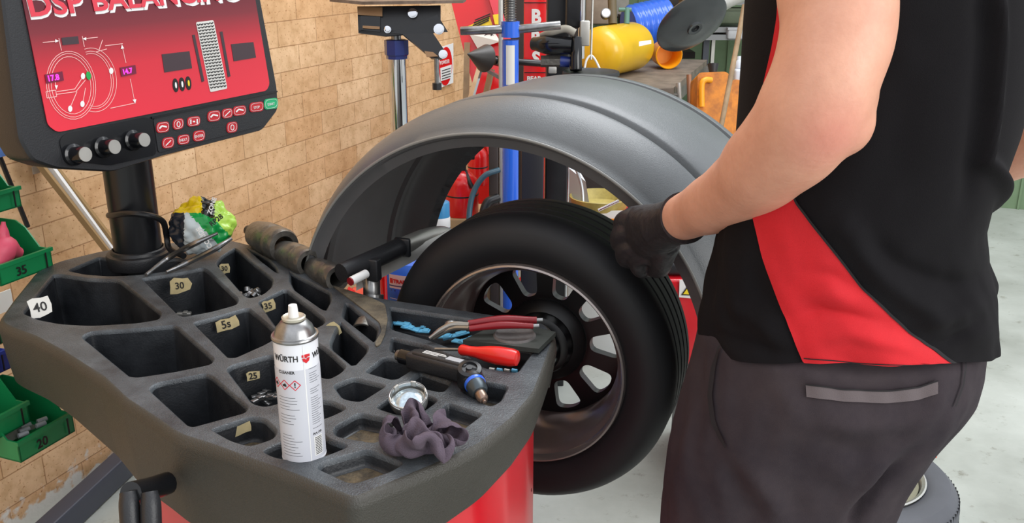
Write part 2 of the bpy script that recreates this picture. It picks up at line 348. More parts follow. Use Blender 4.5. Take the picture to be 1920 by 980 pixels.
def windows(n, r0, r1, a0, a1, off):
    hs = []
    for k in range(n):
        th = off+2*math.pi*k/n
        pts = [Vector((r0*math.cos(th-a0), r0*math.sin(th-a0))), Vector((r1*math.cos(th-a1), r1*math.sin(th-a1))), Vector((r1*1.035*math.cos(th), r1*1.035*math.sin(th))), Vector((r1*math.cos(th+a1), r1*math.sin(th+a1))), Vector((r0*math.cos(th+a0), r0*math.sin(th+a0)))]
        hs.append(rpoly(pts, .014, 4))
    return hs
sp_ = disc_with_holes(wp(0, 0, 0), DD, NR, UP, .178, windows(10, .098, .160, .15, .19, math.radians(2)), lambda p: .135+.02*(p.length/.178), lambda p: .16+.012*(p.length/.178))
sp_.build('spokes', SPOKE, wheel, ang=30)
h = MB(); h.lathe(wp(0, 0, 0), DD, [(.0, .10), (.05, .10), (.062, .108), (.068, .125), (.085, .135), (.09, .14), (.09, .155), (.0, .155)], 48); h.build('hub', SPOKE, wheel)
w = MB(); w.box(wp(.185*math.cos(-1.2), .185*math.sin(-1.2), .03), (.03, .006, .012), (NR, DD, UP), .002); 
# ------------------------------------------------------------------ wheel guard
gs = K
NC = wp(-.102*gs+.030, .022*gs, -.005); FCn = wp(.020*gs+.006, .045*gs, .42*gs); GL = .425*gs
AX = (FCn-NC)/GL
prof = [(.416, .006), (.434, .000), (.4365, -.005), (.4395, -.0065), (.442, -.004), (.4425, .001), (.450, .008), (.459, .020), (.470, .038), (.478, .055), (.484, .074), (.488, .092), (.489, .100), (.4885, .102), (.478, .106), (.477, .122), (.487, .127), (.490, .132), (.492, .16), (.4925, .2), (.492, .25), (.491, .318), (.490, .322), (.481, .326), (.480, .336), (.488, .340), (.489, .352), (.482, .366), (.468, .376), (.448, .382), (.428, .384), (.408, .384)]
def guard_grid(off, a0n, a0f, a1, n=110):
    g = []
    for (rr, t) in prof:
        fr = max(0, min(1, t/.38)); row = []
        for k in range(n+1):
            a = (a0n*(1-fr)+a0f*fr)*(1-k/n)+a1*k/n
            row.append(NC+AX*t+(NR*math.cos(a)+UP*math.sin(a))*(rr+off))
        g.append(row)
    return g
def shell(o_, i_, mo=0, mi=1):
    mb = MB(); R_, C_ = len(o_), len(o_[0]); vs = [p for r in o_ for p in r]+[p for r in i_ for p in r]; n = R_*C_
    mb.add(vs, [(i*C_+j, i*C_+j+1, (i+1)*C_+j+1, (i+1)*C_+j) for i in range(R_-1) for j in range(C_-1)]); k1 = len(mb.f)
    mb.f += [(n+i*C_+j, n+(i+1)*C_+j, n+(i+1)*C_+j+1, n+i*C_+j+1) for i in range(R_-1) for j in range(C_-1)]
    mb.f += [(j, n+j, n+j+1, j+1) for j in range(C_-1)]+[((R_-1)*C_+j, (R_-1)*C_+j+1, n+(R_-1)*C_+j+1, n+(R_-1)*C_+j) for j in range(C_-1)]
    mb.f += [(i*C_, (i+1)*C_, n+(i+1)*C_, n+i*C_) for i in range(R_-1)]+[(i*C_+C_-1, n+i*C_+C_-1, n+(i+1)*C_+C_-1, (i+1)*C_+C_-1) for i in range(R_-1)]
    mb.mi = [mo]*k1+[mi]*(k1)+[mo]*(len(mb.f)-2*k1); return mb
guard = thing('wheel_guard', NC-UP*.1, 'large arched dark grey plastic guard over the mounted wheel', 'wheel guard')
A0N, A0F, A1 = math.radians(181), math.radians(176), math.radians(-24)
shell(guard_grid(.0022, A0N, A0F, A1), guard_grid(-.0022, A0N, A0F, A1)).build('hood', [GUARD, GUARDIN], guard, ang=42)
for rr_2, tt_2 in ((.4405, -.0065),):
    gb_ = MB(); gb_.tube([NC+AX*tt_2+(NR*math.cos(a)+UP*math.sin(a))*rr_2 for a in [A0N+(A1-A0N)*k/110 for k in range(111)]], .0028, 8, 1, ref=AX); gb_.build('edge_bead', mat('edge_highlight_plastic', (138, 138, 134), .35), guard, 'pale bead along the guard edge, its highlight painted in')  # pale colour paints the bright line where the edge catches light
# bent pipe carrying the guard
pp = [P(640, 512, 1.80), P(700, 486, 1.86), P(752, 462, 1.93), P(800, 443, 2.02), P(835, 440, 2.08), P(862, 462, 2.10), P(880, 500, 2.10)]
pz = MB(); pz.tube(pp[2:], .018, 16, 8); pz.build('bent_pipe', ALU, guard)
pz = MB(); pz.tube(pp[:3], .0195, 16, 6); pz.build('pipe_sleeve', BLKP, guard)
pz = MB(); pz.box(P(755, 463, 1.925), (.036, .010, .04), (NR, DD, UP), .004); pz.build('clamp', BLKM, guard)
pz = MB(); q = [P(668, 545, 1.84), P(830, 462, 2.0), P(832, 436, 2.02), P(668, 515, 1.86)]; pz.prism([q[0], q[1], q[2], q[3]], DD*.02); pz.build('flat_arm', ALU, guard)
pz = MB(); pz.cyl(P(697, 560, 1.86), P(697, 520, 1.86), .017, bev=.002); pz.cyl(P(697, 562, 1.86), P(697, 552, 1.86), .024); pz.build('pivot_bolt', STEEL, guard)
pz = MB(); a, b = P(658, 527, 1.76), P(688, 512, 1.79); pz.cyl(a, b, .0085, bev=.0025); pz.build('roller', WHT, guard, 'white roller end on the guard arm')
pz = MB(); pz.cyl(P(656, 528, 1.758), a, .008); pz.build('roller_cap', DRED, guard)
pz = MB(); pz.box(P(701, 505, 1.84), (.025, .02, .045), (NR, DD, UP), .003); pz.build('spacer', BLKP, guard)
pz = MB(); q = P(704, 560, 1.9); pz.bar(q, Vector((q.x, q.y, .35)), .02, .02); pz.build('support_post', BLKM, guard)

# ------------------------------------------------------------------ balancer: tray, cabinet, column, display
TZ = .865
bal = thing('wheel_balancer', Vector((-.25, 1.5, 0)), 'red wheel balancer with black weight tray, column and tilted red display', 'wheel balancer')
def tz(pts, z=TZ): return [Vector((q.x, q.y)) for q in (Z(x, y, z) for x, y in pts)]
outer_px = [(4, 600), (30, 563), (75, 507), (112, 490), (195, 470), (250, 462), (330, 455), (400, 447), (436, 452), (500, 468), (560, 495), (640, 543), (690, 556), (728, 562), (870, 583), (1016, 605), (1032, 622), (1032, 645), (1019, 682), (998, 736), (958, 782), (897, 831), (808, 871), (730, 903), (664, 931), (640, 921), (560, 889), (479, 860), (399, 831), (338, 812), (300, 785), (240, 746), (198, 706), (160, 682), (121, 657), (69, 629), (20, 611)]
pockets = {  # outline, depth
 'A': ([(37, 586), (97, 514), (114, 513), (171, 521), (226, 523), (306, 586), (300, 599), (257, 606), (171, 611), (114, 608), (71, 600)], .11),
 'B': ([(122, 507), (186, 480), (217, 486), (251, 491), (290, 488), (332, 482), (366, 490), (325, 507), (258, 516), (205, 518), (160, 515)], .1),
 'C': ([(262, 521), (330, 511), (383, 500), (394, 507), (450, 560), (446, 571), (395, 585), (345, 594), (332, 591)], .1),
 'D': ([(402, 494), (412, 480), (440, 463), (451, 469), (515, 523), (512, 537), (495, 552), (468, 560), (455, 554)], .09),
 'E': ([(459, 463), (486, 472), (507, 485), (521, 500), (524, 514), (513, 509), (486, 488)], .07),
 'F': ([(541, 506), (622, 547), (624, 563), (613, 583), (602, 580), (549, 543), (541, 527)], .09),
 'G': ([(481, 566), (530, 542), (541, 542), (610, 595), (612, 606), (582, 621), (545, 633), (519, 618)], .1),
 'H': ([(358, 604), (400, 594), (458, 577), (470, 577), (522, 621), (523, 631), (500, 645), (442, 671), (425, 671)], .1),
 'I': ([(149, 631), (168, 620), (250, 615), (329, 608), (338, 612), (405, 671), (398, 683), (330, 697), (257, 708), (240, 706)], .1),
 'J': ([(275, 730), (290, 717), (388, 698), (402, 704), (468, 760), (464, 773), (362, 801), (349, 798)], .1),
 'K': ([(421, 692), (434, 683), (505, 664), (521, 667), (576, 706), (584, 722), (560, 745), (498, 764), (470, 757)], .07),
 'L': ([(392, 805), (410, 798), (470, 779), (500, 782), (524, 806), (516, 822), (468, 838), (431, 827)], .035),
 'AA': ([(556, 652), (590, 636), (612, 650), (653, 686), (640, 700), (616, 712), (596, 706), (545, 664)], .08),
 'Y': ([(617, 640), (631, 608), (640, 602), (694, 650), (690, 661), (669, 684), (658, 686), (618, 653)], .09),
 'Z': ([(646, 567), (657, 568), (712, 613), (709, 634), (701, 643), (639, 594)], .08),
 'M': ([(621, 722), (663, 705), (730, 721), (676, 755), (640, 748)], .07),
 'N': ([(680, 697), (719, 667), (765, 672), (782, 681), (776, 692), (746, 711), (732, 712)], .06),
 'O': ([(760, 716), (787, 694), (852, 715), (832, 737), (770, 724)], .03),
 'PP': ([(700, 764), (735, 740), (803, 737), (826, 749), (795, 772), (750, 780)], .05),
 'Q': ([(822, 768), (838, 752), (910, 775), (866, 808), (820, 793)], .022),
 'R': ([(622, 800), (673, 771), (750, 787), (707, 832), (625, 818)], .022),
 'S': ([(590, 877), (601, 865), (684, 841), (700, 843), (762, 867), (735, 884), (668, 906), (650, 905)], .022),
 'T': ([(858, 732), (880, 708), (957, 722), (942, 752), (920, 764)], .03),
 'V': ([(534, 772), (585, 748), (622, 748), (656, 764), (622, 781), (560, 800)], .04),
 'X': ([(486, 845), (524, 828), (600, 806), (622, 822), (661, 835), (624, 850), (574, 868), (512, 858)], .022),
 'CC': ([(728, 574), (800, 584), (868, 594), (1012, 617), (1022, 630), (1005, 655), (972, 700), (905, 690), (870, 662), (800, 637), (730, 617)], .045),
 'DDp': ([(733, 630), (800, 645), (862, 670), (888, 690), (850, 702), (790, 682), (728, 658)], .045),
}
def ccw(p):
    a = sum(p[i-1].x*p[i].y-p[i].x*p[i-1].y for i in range(len(p))); return p if a > 0 else p[::-1]
def resample(p, step=.006):
    out = []
    for i in range(len(p)):
        a, b = p[i], p[(i+1) % len(p)]; n = max(1, int((b-a).length/step)); out += [a+(b-a)*(k/n) for k in range(n)]
    return out
def inset(p, d):
    n = len(p); out = []
    for i in range(n):
        t = (p[(i+1) % n]-p[i-1])
        if t.length < 1e-9: out.append(p[i].copy()); continue
        t.normalize(); out.append(p[i]+Vector((-t.y, t.x))*d)
    return out
def inpoly(p, poly):
    ins = False; n = len(poly)
    for i in range(n):
        a, b = poly[i], poly[(i+1) % n]
        if (a.y > p.y) != (b.y > p.y) and p.x < (b.x-a.x)*(p.y-a.y)/(b.y-a.y)+a.x: ins = not ins
    return ins
def cdt_fill(outer, holes):
    vs = list(outer); es = [(k, (k+1) % len(outer)) for k in range(len(outer))]
    for h_ in holes:
        o = len(vs); vs = vs+h_; es += [(o+k, o+(k+1) % len(h_)) for k in range(len(h_))]
    V, E_, F_, *_ = geometry.delaunay_2d_cdt(vs, es, [], 0, 1e-7); ff = []
    for q in F_:
        ce = sum((V[i] for i in q), Vector((0, 0)))/len(q)
        if (not outer or inpoly(ce, outer)) and not any(inpoly(ce, h_) for h_ in holes): ff.append(tuple(q))
    return V, ff
tray = MB(); OUT = resample(rpoly(ccw(tz(outer_px)), .02, 4), .012); HO = {}
for k_, (px, dep) in pockets.items():
    HO[k_] = (resample(rpoly(ccw(tz(px)), .013, 4), .007), dep)
V, ff = cdt_fill(OUT, [h_[0] for h_ in HO.values()])
tray.add([Vector((v.x, v.y, TZ)) for v in V], ff)
def skirt_h(p): 
    x, y = proj(Vector((p.x, p.y, TZ))); return interp(x, [0, 100, 250, 420, 700, 1000], [.118, .125, .15, .145, .12, .072]) if y > 640 or x < 300 else .09
tray.cur = 2; skr = []
for (ins, fz) in [(0, 0), (-.003, .0012), (-.0065, .004), (-.009, .009), (-.0105, .016), (-.006, .6), (0.0, .995), (.004, 1.0), (.012, .99)]:
    ring = inset(OUT, ins); skr.append([Vector((q.x, q.y, TZ-(fz if fz < .1 else fz*skirt_h(p)))) for p, q in zip(OUT, ring)])
tray.loft(skr, cap=False)
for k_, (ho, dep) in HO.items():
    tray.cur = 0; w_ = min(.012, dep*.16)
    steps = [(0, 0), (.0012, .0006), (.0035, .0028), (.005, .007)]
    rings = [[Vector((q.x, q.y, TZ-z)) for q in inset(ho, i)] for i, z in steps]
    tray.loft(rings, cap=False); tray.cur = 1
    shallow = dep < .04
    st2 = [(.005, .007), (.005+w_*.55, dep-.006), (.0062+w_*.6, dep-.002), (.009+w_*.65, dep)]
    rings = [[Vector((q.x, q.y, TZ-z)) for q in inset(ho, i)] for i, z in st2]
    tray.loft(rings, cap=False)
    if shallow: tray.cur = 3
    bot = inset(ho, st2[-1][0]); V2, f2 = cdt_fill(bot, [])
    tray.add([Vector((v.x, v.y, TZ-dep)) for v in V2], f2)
to = tray.build('weight_tray', [TRAY, TRAYIN, SKIRT, DIRT], bal, ang=50, fix=False)
bm = bmesh.new(); bm.from_mesh(to.data); bmesh.ops.remove_doubles(bm, verts=bm.verts[:], dist=1e-5); bmesh.ops.recalc_face_normals(bm, faces=bm.faces[:])
if sum(f_.normal.z*f_.calc_area() for f_ in bm.faces if f_.material_index == 0) < 0: bmesh.ops.reverse_faces(bm, faces=bm.faces[:])
bm.to_mesh(to.data); bm.free(); to.data.set_sharp_from_angle(angle=math.radians(50))
wn = to.modifiers.new('wn', 'WEIGHTED_NORMAL'); wn.keep_sharp = True
# dusty curved ridge behind the pockets
rd = MB(); rp = [Vector((q.x, q.y, TZ+.0002)) for q in (Z(x, y, TZ) for x, y in [(622, 536), (690, 557), (722, 572), (727, 600), (722, 628), (714, 646), (706, 652), (703, 645), (708, 636), (716, 622), (712, 606), (690, 588), (655, 561)])]
rp = rpoly(rp, .01, 4); cen_ = sum(rp, Vector((0, 0, 0)))/len(rp)
rd.prism(rp, UP*.0022); rd.build('tray_ridge', DUSTY, bal, 'dusty curved ridge of the tray')
# cabinet
cab = MB(); cpx = [(252, 868), (330, 930), (450, 978), (560, 1010), (700, 1010), (830, 978), (900, 920), (960, 860), (1001, 806)]
cin0 = inset(OUT, .007); cp2 = []
for q in cin0:
    x_, y_ = proj(Vector((q.x, q.y, TZ-.12)))
    if 252 < x_ < 1001 and y_ > 760: cp2.append(q)
cp2.sort(key=lambda q: proj(Vector((q.x, q.y, TZ-.12)))[0])
hq_ = cp2[-1]; cp2 = cp2+[cp2[-1]+Vector((-.02, .16)), cp2[0]+Vector((.30, .50)), cp2[0]+Vector((.06, .34))]
def cabz(q):
    x_, y_ = proj(Vector((q.x, q.y, TZ-.12))); near = min((q-o__).length for o__ in OUT) < .012
    return TZ-max(.05, skirt_h(q)-.012) if near else TZ-.135
cpo = resample(ccw(cp2), .02); cin = inset(cpo, .004)
cab.loft([[Vector((q.x, q.y, .04)) for q in cpo], [Vector((q.x, q.y, cabz(q))) for q in cpo], [Vector((q.x, q.y, cabz(q))) for q in cin], [Vector((q.x, q.y, .04)) for q in cin]]); cabo = cab.build('cabinet', REDP, bal, ang=25)
hh = MB(); hp = Z(990, 912, TZ-.17); hp = PL(990, 911, Vector((*hq_, .6)), Vector((.45, -.89, 0))); hh.cyl(hp-Vector((0, .012, 0)), hp+Vector((0, .01, 0)), .0065, seg=20); hh.build('cabinet_hole', INK, bal)
# shaft
sh = MB(); sh.lathe(wp(0, 0, -.34), DD, [(.05, 0), (.062, .02), (.062, .16), (.058, .2), (.05, .27), (.045, .33), (.05, .36), (.052, .43), (.0, .43)], 40); sh.build('shaft_housing', BLKG, bal)
sh = MB(); sh.cyl(wp(0, 0, .05), wp(0, 0, .30), .02); sh.lathe(wp(0, 0, .17), DD, [(.03, 0), (.05, .01), (.05, .05), (.03, .07), (.0, .07)], 32); sh.build('shaft', BLKM, bal)
# two calliper hangers at the left of the cabinet
hg = MB(); a = P(315, 905, 1.32); b = P(245, 925, 1.24); hg.tube([a, P(285, 915, 1.29), b], .016, 14, 6); hg.build('hook_arm', BLKG, bal)
for (x0, x1, yy) in ((240, 250, 1040), (280, 285, 1040)):
    hg = MB(); hg.tube([P(x0, 922, 1.24), P(x0+3, 955, 1.235), P(x1, 1060, 1.225)], .013, 14, 6, rs=[.011, .0135, .0135]); hg.build('rubber_grip', BLKP, bal)
# column
cb = Z(262, 486, TZ-.01)
co = MB(); co.cyl(Vector((cb.x, cb.y, TZ-.3)), Vector((cb.x, cb.y, 1.22)), .050, seg=48); co.build('column', mat('satin_black', (24, 25, 28), .3), bal)
co = MB(); co.lathe(Vector((cb.x, cb.y, TZ-.02)), UP, [(.0525, .0), (.066, .0), (.068, .022), (.066, .028), (.058, .030), (.056, .036), (.0525, .038)], 48, closed=True); co.build('column_collar', BLKP, bal)
cbl = MB(); ring = [P(x, y, D) for x, y, D in [(205, 404, 2.0), (240, 400, 1.93), (280, 404, 1.93), (305, 415, 1.98), (312, 440, 2.02), (318, 466, 2.02), (345, 480, 1.99)]]
cbl.tube([P(215, 400, 2.12)]+ring, .0065, 10, 8); cbl.build('column_cable', HOSE, bal)
# display
hd = (CR*1040+CU*625+CF*1750).normalized(); vd = -(CR*713-CU*6670+CF*1750).normalized(); vd = (vd-hd*vd.dot(hd)).normalized(); nd = hd.cross(vd); nd = nd if nd.dot(CC-P(298, 200, 1.8)) > 0 else -nd
D0 = P(298, 205, 1.78)
def dp(x, y, off=0): return PL(x, y, D0, nd)+nd*off
def dpoly(px, r=0, off=0):
    q = [dp(x, y, off) for x, y in px]; return rpoly(q, r) if r else q
sx0 = [(14, -40), (58, 305), (106, 318), (215, 322), (308, 293), (498, 245), (524, 196), (522, 165), (482, -40), (479, -60), (10, -60)]
body = MB(); fr = dpoly([(-8, -90), (36, 262), (58, 300), (106, 316), (212, 322), (308, 292), (494, 244), (524, 205), (522, 165), (474, -90)], .012)
cen = sum(fr, Vector((0, 0, 0)))/len(fr)
body.loft([[p-nd*.10+(cen-p)*.10 for p in fr], [p-nd*.085+(cen-p)*.04 for p in fr], [p-nd*.012 for p in fr], [p-nd*.004+(cen-p)*.004 for p in fr], [p+(cen-p)*.018 for p in fr]])
dsp = body.build('display_housing', BLKP, bal, ang=30)
# left bulk of the housing
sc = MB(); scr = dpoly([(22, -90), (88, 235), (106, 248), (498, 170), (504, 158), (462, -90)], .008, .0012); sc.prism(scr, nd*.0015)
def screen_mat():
    m = bpy.data.materials.new('graded_red_screen'); m.use_nodes = True; t, b = nodes_of(m); N = t.nodes.new; L = t.links.new
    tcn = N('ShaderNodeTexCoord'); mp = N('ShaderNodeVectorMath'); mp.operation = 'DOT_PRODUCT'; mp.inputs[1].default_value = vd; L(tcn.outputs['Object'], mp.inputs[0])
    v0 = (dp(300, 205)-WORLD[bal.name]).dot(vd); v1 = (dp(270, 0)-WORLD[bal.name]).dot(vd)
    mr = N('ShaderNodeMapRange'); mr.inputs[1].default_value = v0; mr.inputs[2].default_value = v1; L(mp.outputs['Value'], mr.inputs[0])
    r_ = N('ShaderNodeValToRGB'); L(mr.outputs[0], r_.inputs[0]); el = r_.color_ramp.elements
    el[0].position = .0; el[0].color = (*srgb((226, 48, 66)), 1); el[1].position = 1; el[1].color = (*srgb((96, 26, 38)), 1)  # red grows darker towards the top of the screen
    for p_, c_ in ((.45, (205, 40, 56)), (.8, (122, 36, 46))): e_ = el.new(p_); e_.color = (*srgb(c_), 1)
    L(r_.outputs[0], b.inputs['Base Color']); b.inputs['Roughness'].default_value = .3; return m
scro = sc.build('screen', screen_mat(), bal, 'red screen, darker towards the top')
so = .0030
def dtext(s, x, y, h, m, x2, y2, bold=0, align='LEFT', off=so, shear=0, sx=1, name='lettering', par=None, lab=None):
    a = dp(x, y, off); b = dp(x2, y2, off); xd = (b-a).normalized(); yd = nd.cross(xd); return text(s, h, a, xd, yd, m, name, par or scro, .0004, align, bold, sx=sx, shear=shear, label=lab)
dtext('DSP BALANCING', 53, 36, .052, WHT, 460, 1, .0016, sx=1.21, off=.0028)
dtext('DSP BALANCING', 52, 31, .050, mat('letter_red', (214, 60, 76), .35), 460, -4, .0012, sx=1.23, off=.0042)
def dline(mb, pts, w, off=so, close=False):
    q = [dp(x, y, off) for x, y in pts]; q = q+[q[0]] if close else q
    for a, b in zip(q[:-1], q[1:]):
        if (b-a).length < 1e-6: continue
        s_ = (b-a).normalized().cross(nd)*w/2; mb.prism([a-s_, b-s_, b+s_, a+s_], nd*.0004)
def ell(cx, cy, rx, ry, rot, a0=0, a1=360, n=28):
    o = []; r_ = math.radians(rot)
    for k in range(n+1):
        a = math.radians(a0+(a1-a0)*k/n); X, Y = rx*math.cos(a), ry*math.sin(a); o.append((cx+X*math.cos(r_)-Y*math.sin(r_), cy+X*math.sin(r_)+Y*math.cos(r_)))
    return o
ln = MB()
for rx, ry in ((46, 64), (42, 60), (37, 54)): dline(ln, ell(131, 160, rx, ry, -8), .0009)
for rx, ry in ((44, 60), (38, 54), (34, 50)): dline(ln, ell(172, 150, rx, ry, -8, -100, 110), .0009)
for s_ in ([(78, 80), (106, 77)], [(108, 72), (113, 95)], [(152, 68), (156, 88)], [(154, 73), (181, 70)], [(195, 86), (228, 82)], [(226, 84), (234, 118)], [(242, 148), (251, 194)], [(205, 203), (252, 193)], [(101, 152), (103, 166)], [(84, 172), (102, 169), (104, 181), (86, 184), (84, 172)], [(104, 172), (138, 167), (152, 146)], [(104, 177), (140, 172), (158, 150)], [(128, 205), (142, 172)], [(152, 200), (158, 165)], [(183, 95), (190, 75)], [(176, 98), (198, 92)]): dline(ln, s_, .0011)
ln.build('wheel_diagram', LINEW, scro)
for c_ in ((129, 204), (152, 195), (206, 133), (153, 143)): mk = MB(); mk.prism([dp(x, y, so+.0006) for x, y in ell(*c_, 4, 6, 0, n=12)[:-1]], nd*.0004); mk.build('diagram_mark', WHT, scro)
for tri in ([(108, 77), (101, 74), (101, 80)], [(152, 73), (159, 70), (159, 76)], [(226, 84), (224, 92), (230, 91)], [(251, 194), (246, 187), (253, 186)], [(103, 168), (100, 160), (106, 160)]): mk = MB(); mk.prism([dp(x, y, so+.0006) for x, y in tri], nd*.0004); mk.build('diagram_arrow', WHT, scro)
g_ = MB(); g_.prism([dp(x, y, so+.0012) for x, y in ell(163, 142, 4.5, 8, -10, n=14)[:-1]], nd*.0004); g_.build('diagram_mark', GRND, scro, 'green marker on the diagram')
for q in ([(113, 71), (144, 68), (146, 82), (115, 85)], [(301, 102), (353, 96), (358, 128), (306, 136)], [(431, 83), (473, 79), (478, 108), (436, 115)], [(358, 66), (363, 65), (381, 152), (376, 154)], [(410, 60), (415, 59), (430, 143), (425, 145)]):
    wn_ = MB(); wn_.prism(dpoly(q, 0, so), nd*.0005); wn_.build('readout_window', DGREY, scro)
for q in ([(81, 140), (114, 134), (117, 151), (84, 157)], [(222, 127), (251, 122), (253, 138), (225, 144)]):
    wn_ = MB(); wn_.prism(dpoly(q, 0, so+.001), nd*.0005); wn_.build('lit_readout', MAROON, scro)
dtext('17.8', 86, 153, .0135, MAGENTA, 116, 148, .0003, off=so+.002, name='lit_digits'); dtext('14.7', 227, 140, .0130, MAGENTA, 253, 135, .0003, off=so+.002, name='lit_digits')
tg = MB(); tg.prism(dpoly([(365, 42), (398, 38), (424, 166), (392, 173)], .004, so), nd*.0008); tg.build('tyre_picture', mat('tyre_print', (214, 212, 206), .5), scro)
tg = MB()
for i in range(22):
    y0 = 46+i*5.6; x0 = 366+i*1.17
    for j in range(5): dline(tg, [(x0+j*6.2+1, y0-j*.8), (x0+j*6.2+3.3, y0+2-j*.8), (x0+j*6.2+6, y0-.6-j*.8)], .0020, so+.0012)
tg.build('tyre_picture_tread', INK, scro)
for i, (x, y) in enumerate(((327, 160), (339, 158), (351, 156))):
    b2 = MB(); b2.prism([dp(a, b, so) for a, b in ell(x, y, 5.5, 13, -6, n=18)[:-1]], nd*.0006); b2.build('print_icon', INK, scro); b3 = MB(); b3.prism([dp(a, b, so+.001) for a, b in ell(x, y, 1.8, 6, -6, n=10)[:-1]], nd*.0006); b3.build('print_icon', YLAB if i == 2 else WHT, scro)
# key panel
kp = MB(); kp.prism(dpoly([(286, 222), (516, 174), (519, 200), (488, 236), (296, 286)], .006, -.001), nd*.003); kpo = kp.build('key_panel', BLKP, bal)
kn = MB(); kn.prism(dpoly([(282, 219), (518, 170), (518, 173), (283, 223)], 0, 0), nd*.004); kn.build('panel_crease', BLKG, bal)
def key(x, y, w_, h_, m, mark):
    b2 = MB(); pts = [(x-w_, y-h_+1), (x+w_, y-h_-2), (x+w_, y+h_-2), (x-w_, y+h_+1)]; b2.prism(dpoly(pts, .010, .0015), nd*.0022); ko = b2.build('key', m, bal)
    b3 = MB(); rq = rpoly([Vector(t_) for t_ in ((x-w_+2, y-h_+3, 0), (x+w_-2, y-h_, 0), (x+w_-2, y+h_-4, 0), (x-w_+2, y+h_-1, 0))], 8, 4); dline(b3, [(v.x, v.y) for v in rq], .0006, .0040, True)
    if mark == 'x': dline(b3, [(x-5, y+5), (x+5, y-5)], .0018, .004)
    elif mark == 'o': dline(b3, ell(x, y, 3, 5, 0, n=12), .0016, .004)
    elif mark == 'c': dline(b3, [(x-7, y+2), (x-2, y-3), (x+7, y-1)], .003, .004)
    elif mark == 'b':
        dline(b3, [(x-6, y-4), (x-6, y+5)], .003, .004); dline(b3, [(x+6, y-5), (x+6, y+4)], .003, .004); dline(b3, [(x-2, y), (x+2, y)], .003, .004)
    b3.build('key_print', WHT, ko)
    if mark and mark[0] == '=': dtext(mark[1:], x, y+2.5, .0075, WHT, x+10, y+.5, align='CENTER', off=.0042, par=ko)
KR = mat('key_red', (190, 34, 44), .35)
for a in [(303, 239, 12, 10, 'c'), (332, 233, 10, 10, 'o'), (361, 228, 12, 9, 'b'), (399, 218, 12, 10, 'c'), (424, 213, 10, 9, 'x'), (447, 208, 12, 9, 'c'), (313, 268, 11, 10, 'x'), (342, 262, 11, 9, '=NEXT'), (371, 255, 11, 10, '=ENTER'), (433, 239, 10, 10, 'o')]: key(a[0], a[1], a[2], a[3], KR, a[4])
key(479, 201, 13, 9, KR, '=STOP'); key(506, 195, 13, 10, mat('key_green', (30, 170, 110), .3), '=START')
# knob recess
kr = MB(); kr.prism(dpoly([(118, 300), (110, 262), (122, 250), (272, 219), (285, 226), (292, 290), (206, 310)], .008, -.002), nd*.004); kr.build('knob_recess', BLKG, bal)
for (x, y) in ((135, 290), (190, 276), (246, 263)):
    a = dp(x, y, 0); k1 = MB(); k1.lathe(a, nd, [(.019, 0), (.019, .008), (.0145, .010), (.0135, .034), (.0125, .036), (.0, .036)], 28); ko = k1.build('knob', BLKG, bal)
    k2 = MB(); k2.cyl(a+nd*.0355, a+nd*.0375, .0125, seg=28); k2.build('knob_cap', ALU, ko, 'pale disc on the knob')

# tape labels in pockets
def tape(x, y, D, w_, h_, s, m=TAPE, skew=0, face=None, size=.02, irregular=.15, ink=True):
    c = P(x, y, D); nrm = (CC-c).normalized() if face is None else face; rx = UP.cross(nrm).normalized(); ry = nrm.cross(rx)
    rx2 = rx*math.cos(skew)+ry*math.sin(skew); ry2 = nrm.cross(rx2); rnd = random.Random(int(x+y))
    pts = []
    for (i, j) in ((-1, -1), (-.3, -1.1), (.4, -.95), (1, -.8), (1.05, 0), (.9, 1), (.2, .9), (-.5, 1.05), (-1, .8), (-.9, 0)):
        pts.append(c+rx2*w_/2*(i+rnd.uniform(-1, 1)*irregular)+ry2*h_/2*(j+rnd.uniform(-1, 1)*irregular))
    mb = MB(); mb.prism(pts, nrm*.0006); o = mb.build('tape_label', m, bal, 'torn masking tape label' if m is TAPE else 'white paper label')
    if ink and s: text(s, size, c+nrm*.0012-ry2*size*.35, rx2, ry2, INK, 'handwriting', o, .0003, 'CENTER', .0003)
NI = (Vector((-.05, -1, .35))).normalized()
tape(75, 575, 1.74, .037, .036, '40', PAPER, .05, Vector((.55, -.8, .45)).normalized(), .024, .05)
tape(337, 535, 1.88, .044, .030, '30', skew=.15, face=NI, size=.019)
tape(421, 503, 1.975, .024, .022, '30', skew=.1, face=NI, size=.014)
tape(424, 607, 1.685, .042, .022, '5s', skew=.3, face=NI, size=.02)
tape(503, 573, 1.765, .024, .022, '35', skew=.2, face=NI, size=.016)
tape(475, 704, 1.505, .022, .014, '25', skew=.15, face=NI, size=.014)
tape(449, 806, 1.325, .036, .014, '', skew=.35, face=NI, size=.012)
tape(625, 618, 1.66, .022, .028, '', skew=.6, face=NI)

# ------------------------------------------------------------------ things on the tray
def weight_piece(c, L_, w_, th, ang_, m, label, tilt=0, name='wheel_weight', group=None):
    ax = Vector((math.cos(ang_), math.sin(ang_), tilt)).normalized(); ay = UP.cross(ax).normalized(); az = ax.cross(ay)
    b = MB(); b.box(c, (L_, w_, th), (ax, ay, az), th*.3); b.box(c+az*th*.6+ax*L_*.1, (L_*.3, w_*1.15, th*.5), (ax, ay, az), th*.15)
    return single(b, name, m, label, 'wheel weight', group)
gD = 'clip-on wheel weights in the back pocket'
rn = random.Random(3)
for i in range(14):
    x, y = rn.uniform(452, 490), rn.uniform(546, 557); b = MB(); c = Z(x, y, TZ-.035+rn.uniform(-.004, .008)); b.lathe(c, Vector((rn.uniform(-1, 1), rn.uniform(-1, 1), rn.uniform(-.5, 1))), [(.003, 0), (.0065, .001), (.0065, .009), (.003, .010)], 12)
    single(b, 'wheel_weight', STEEL, 'small dark steel wheel weight heaped in the pocket nearest the weight cones', 'wheel weight', gD)
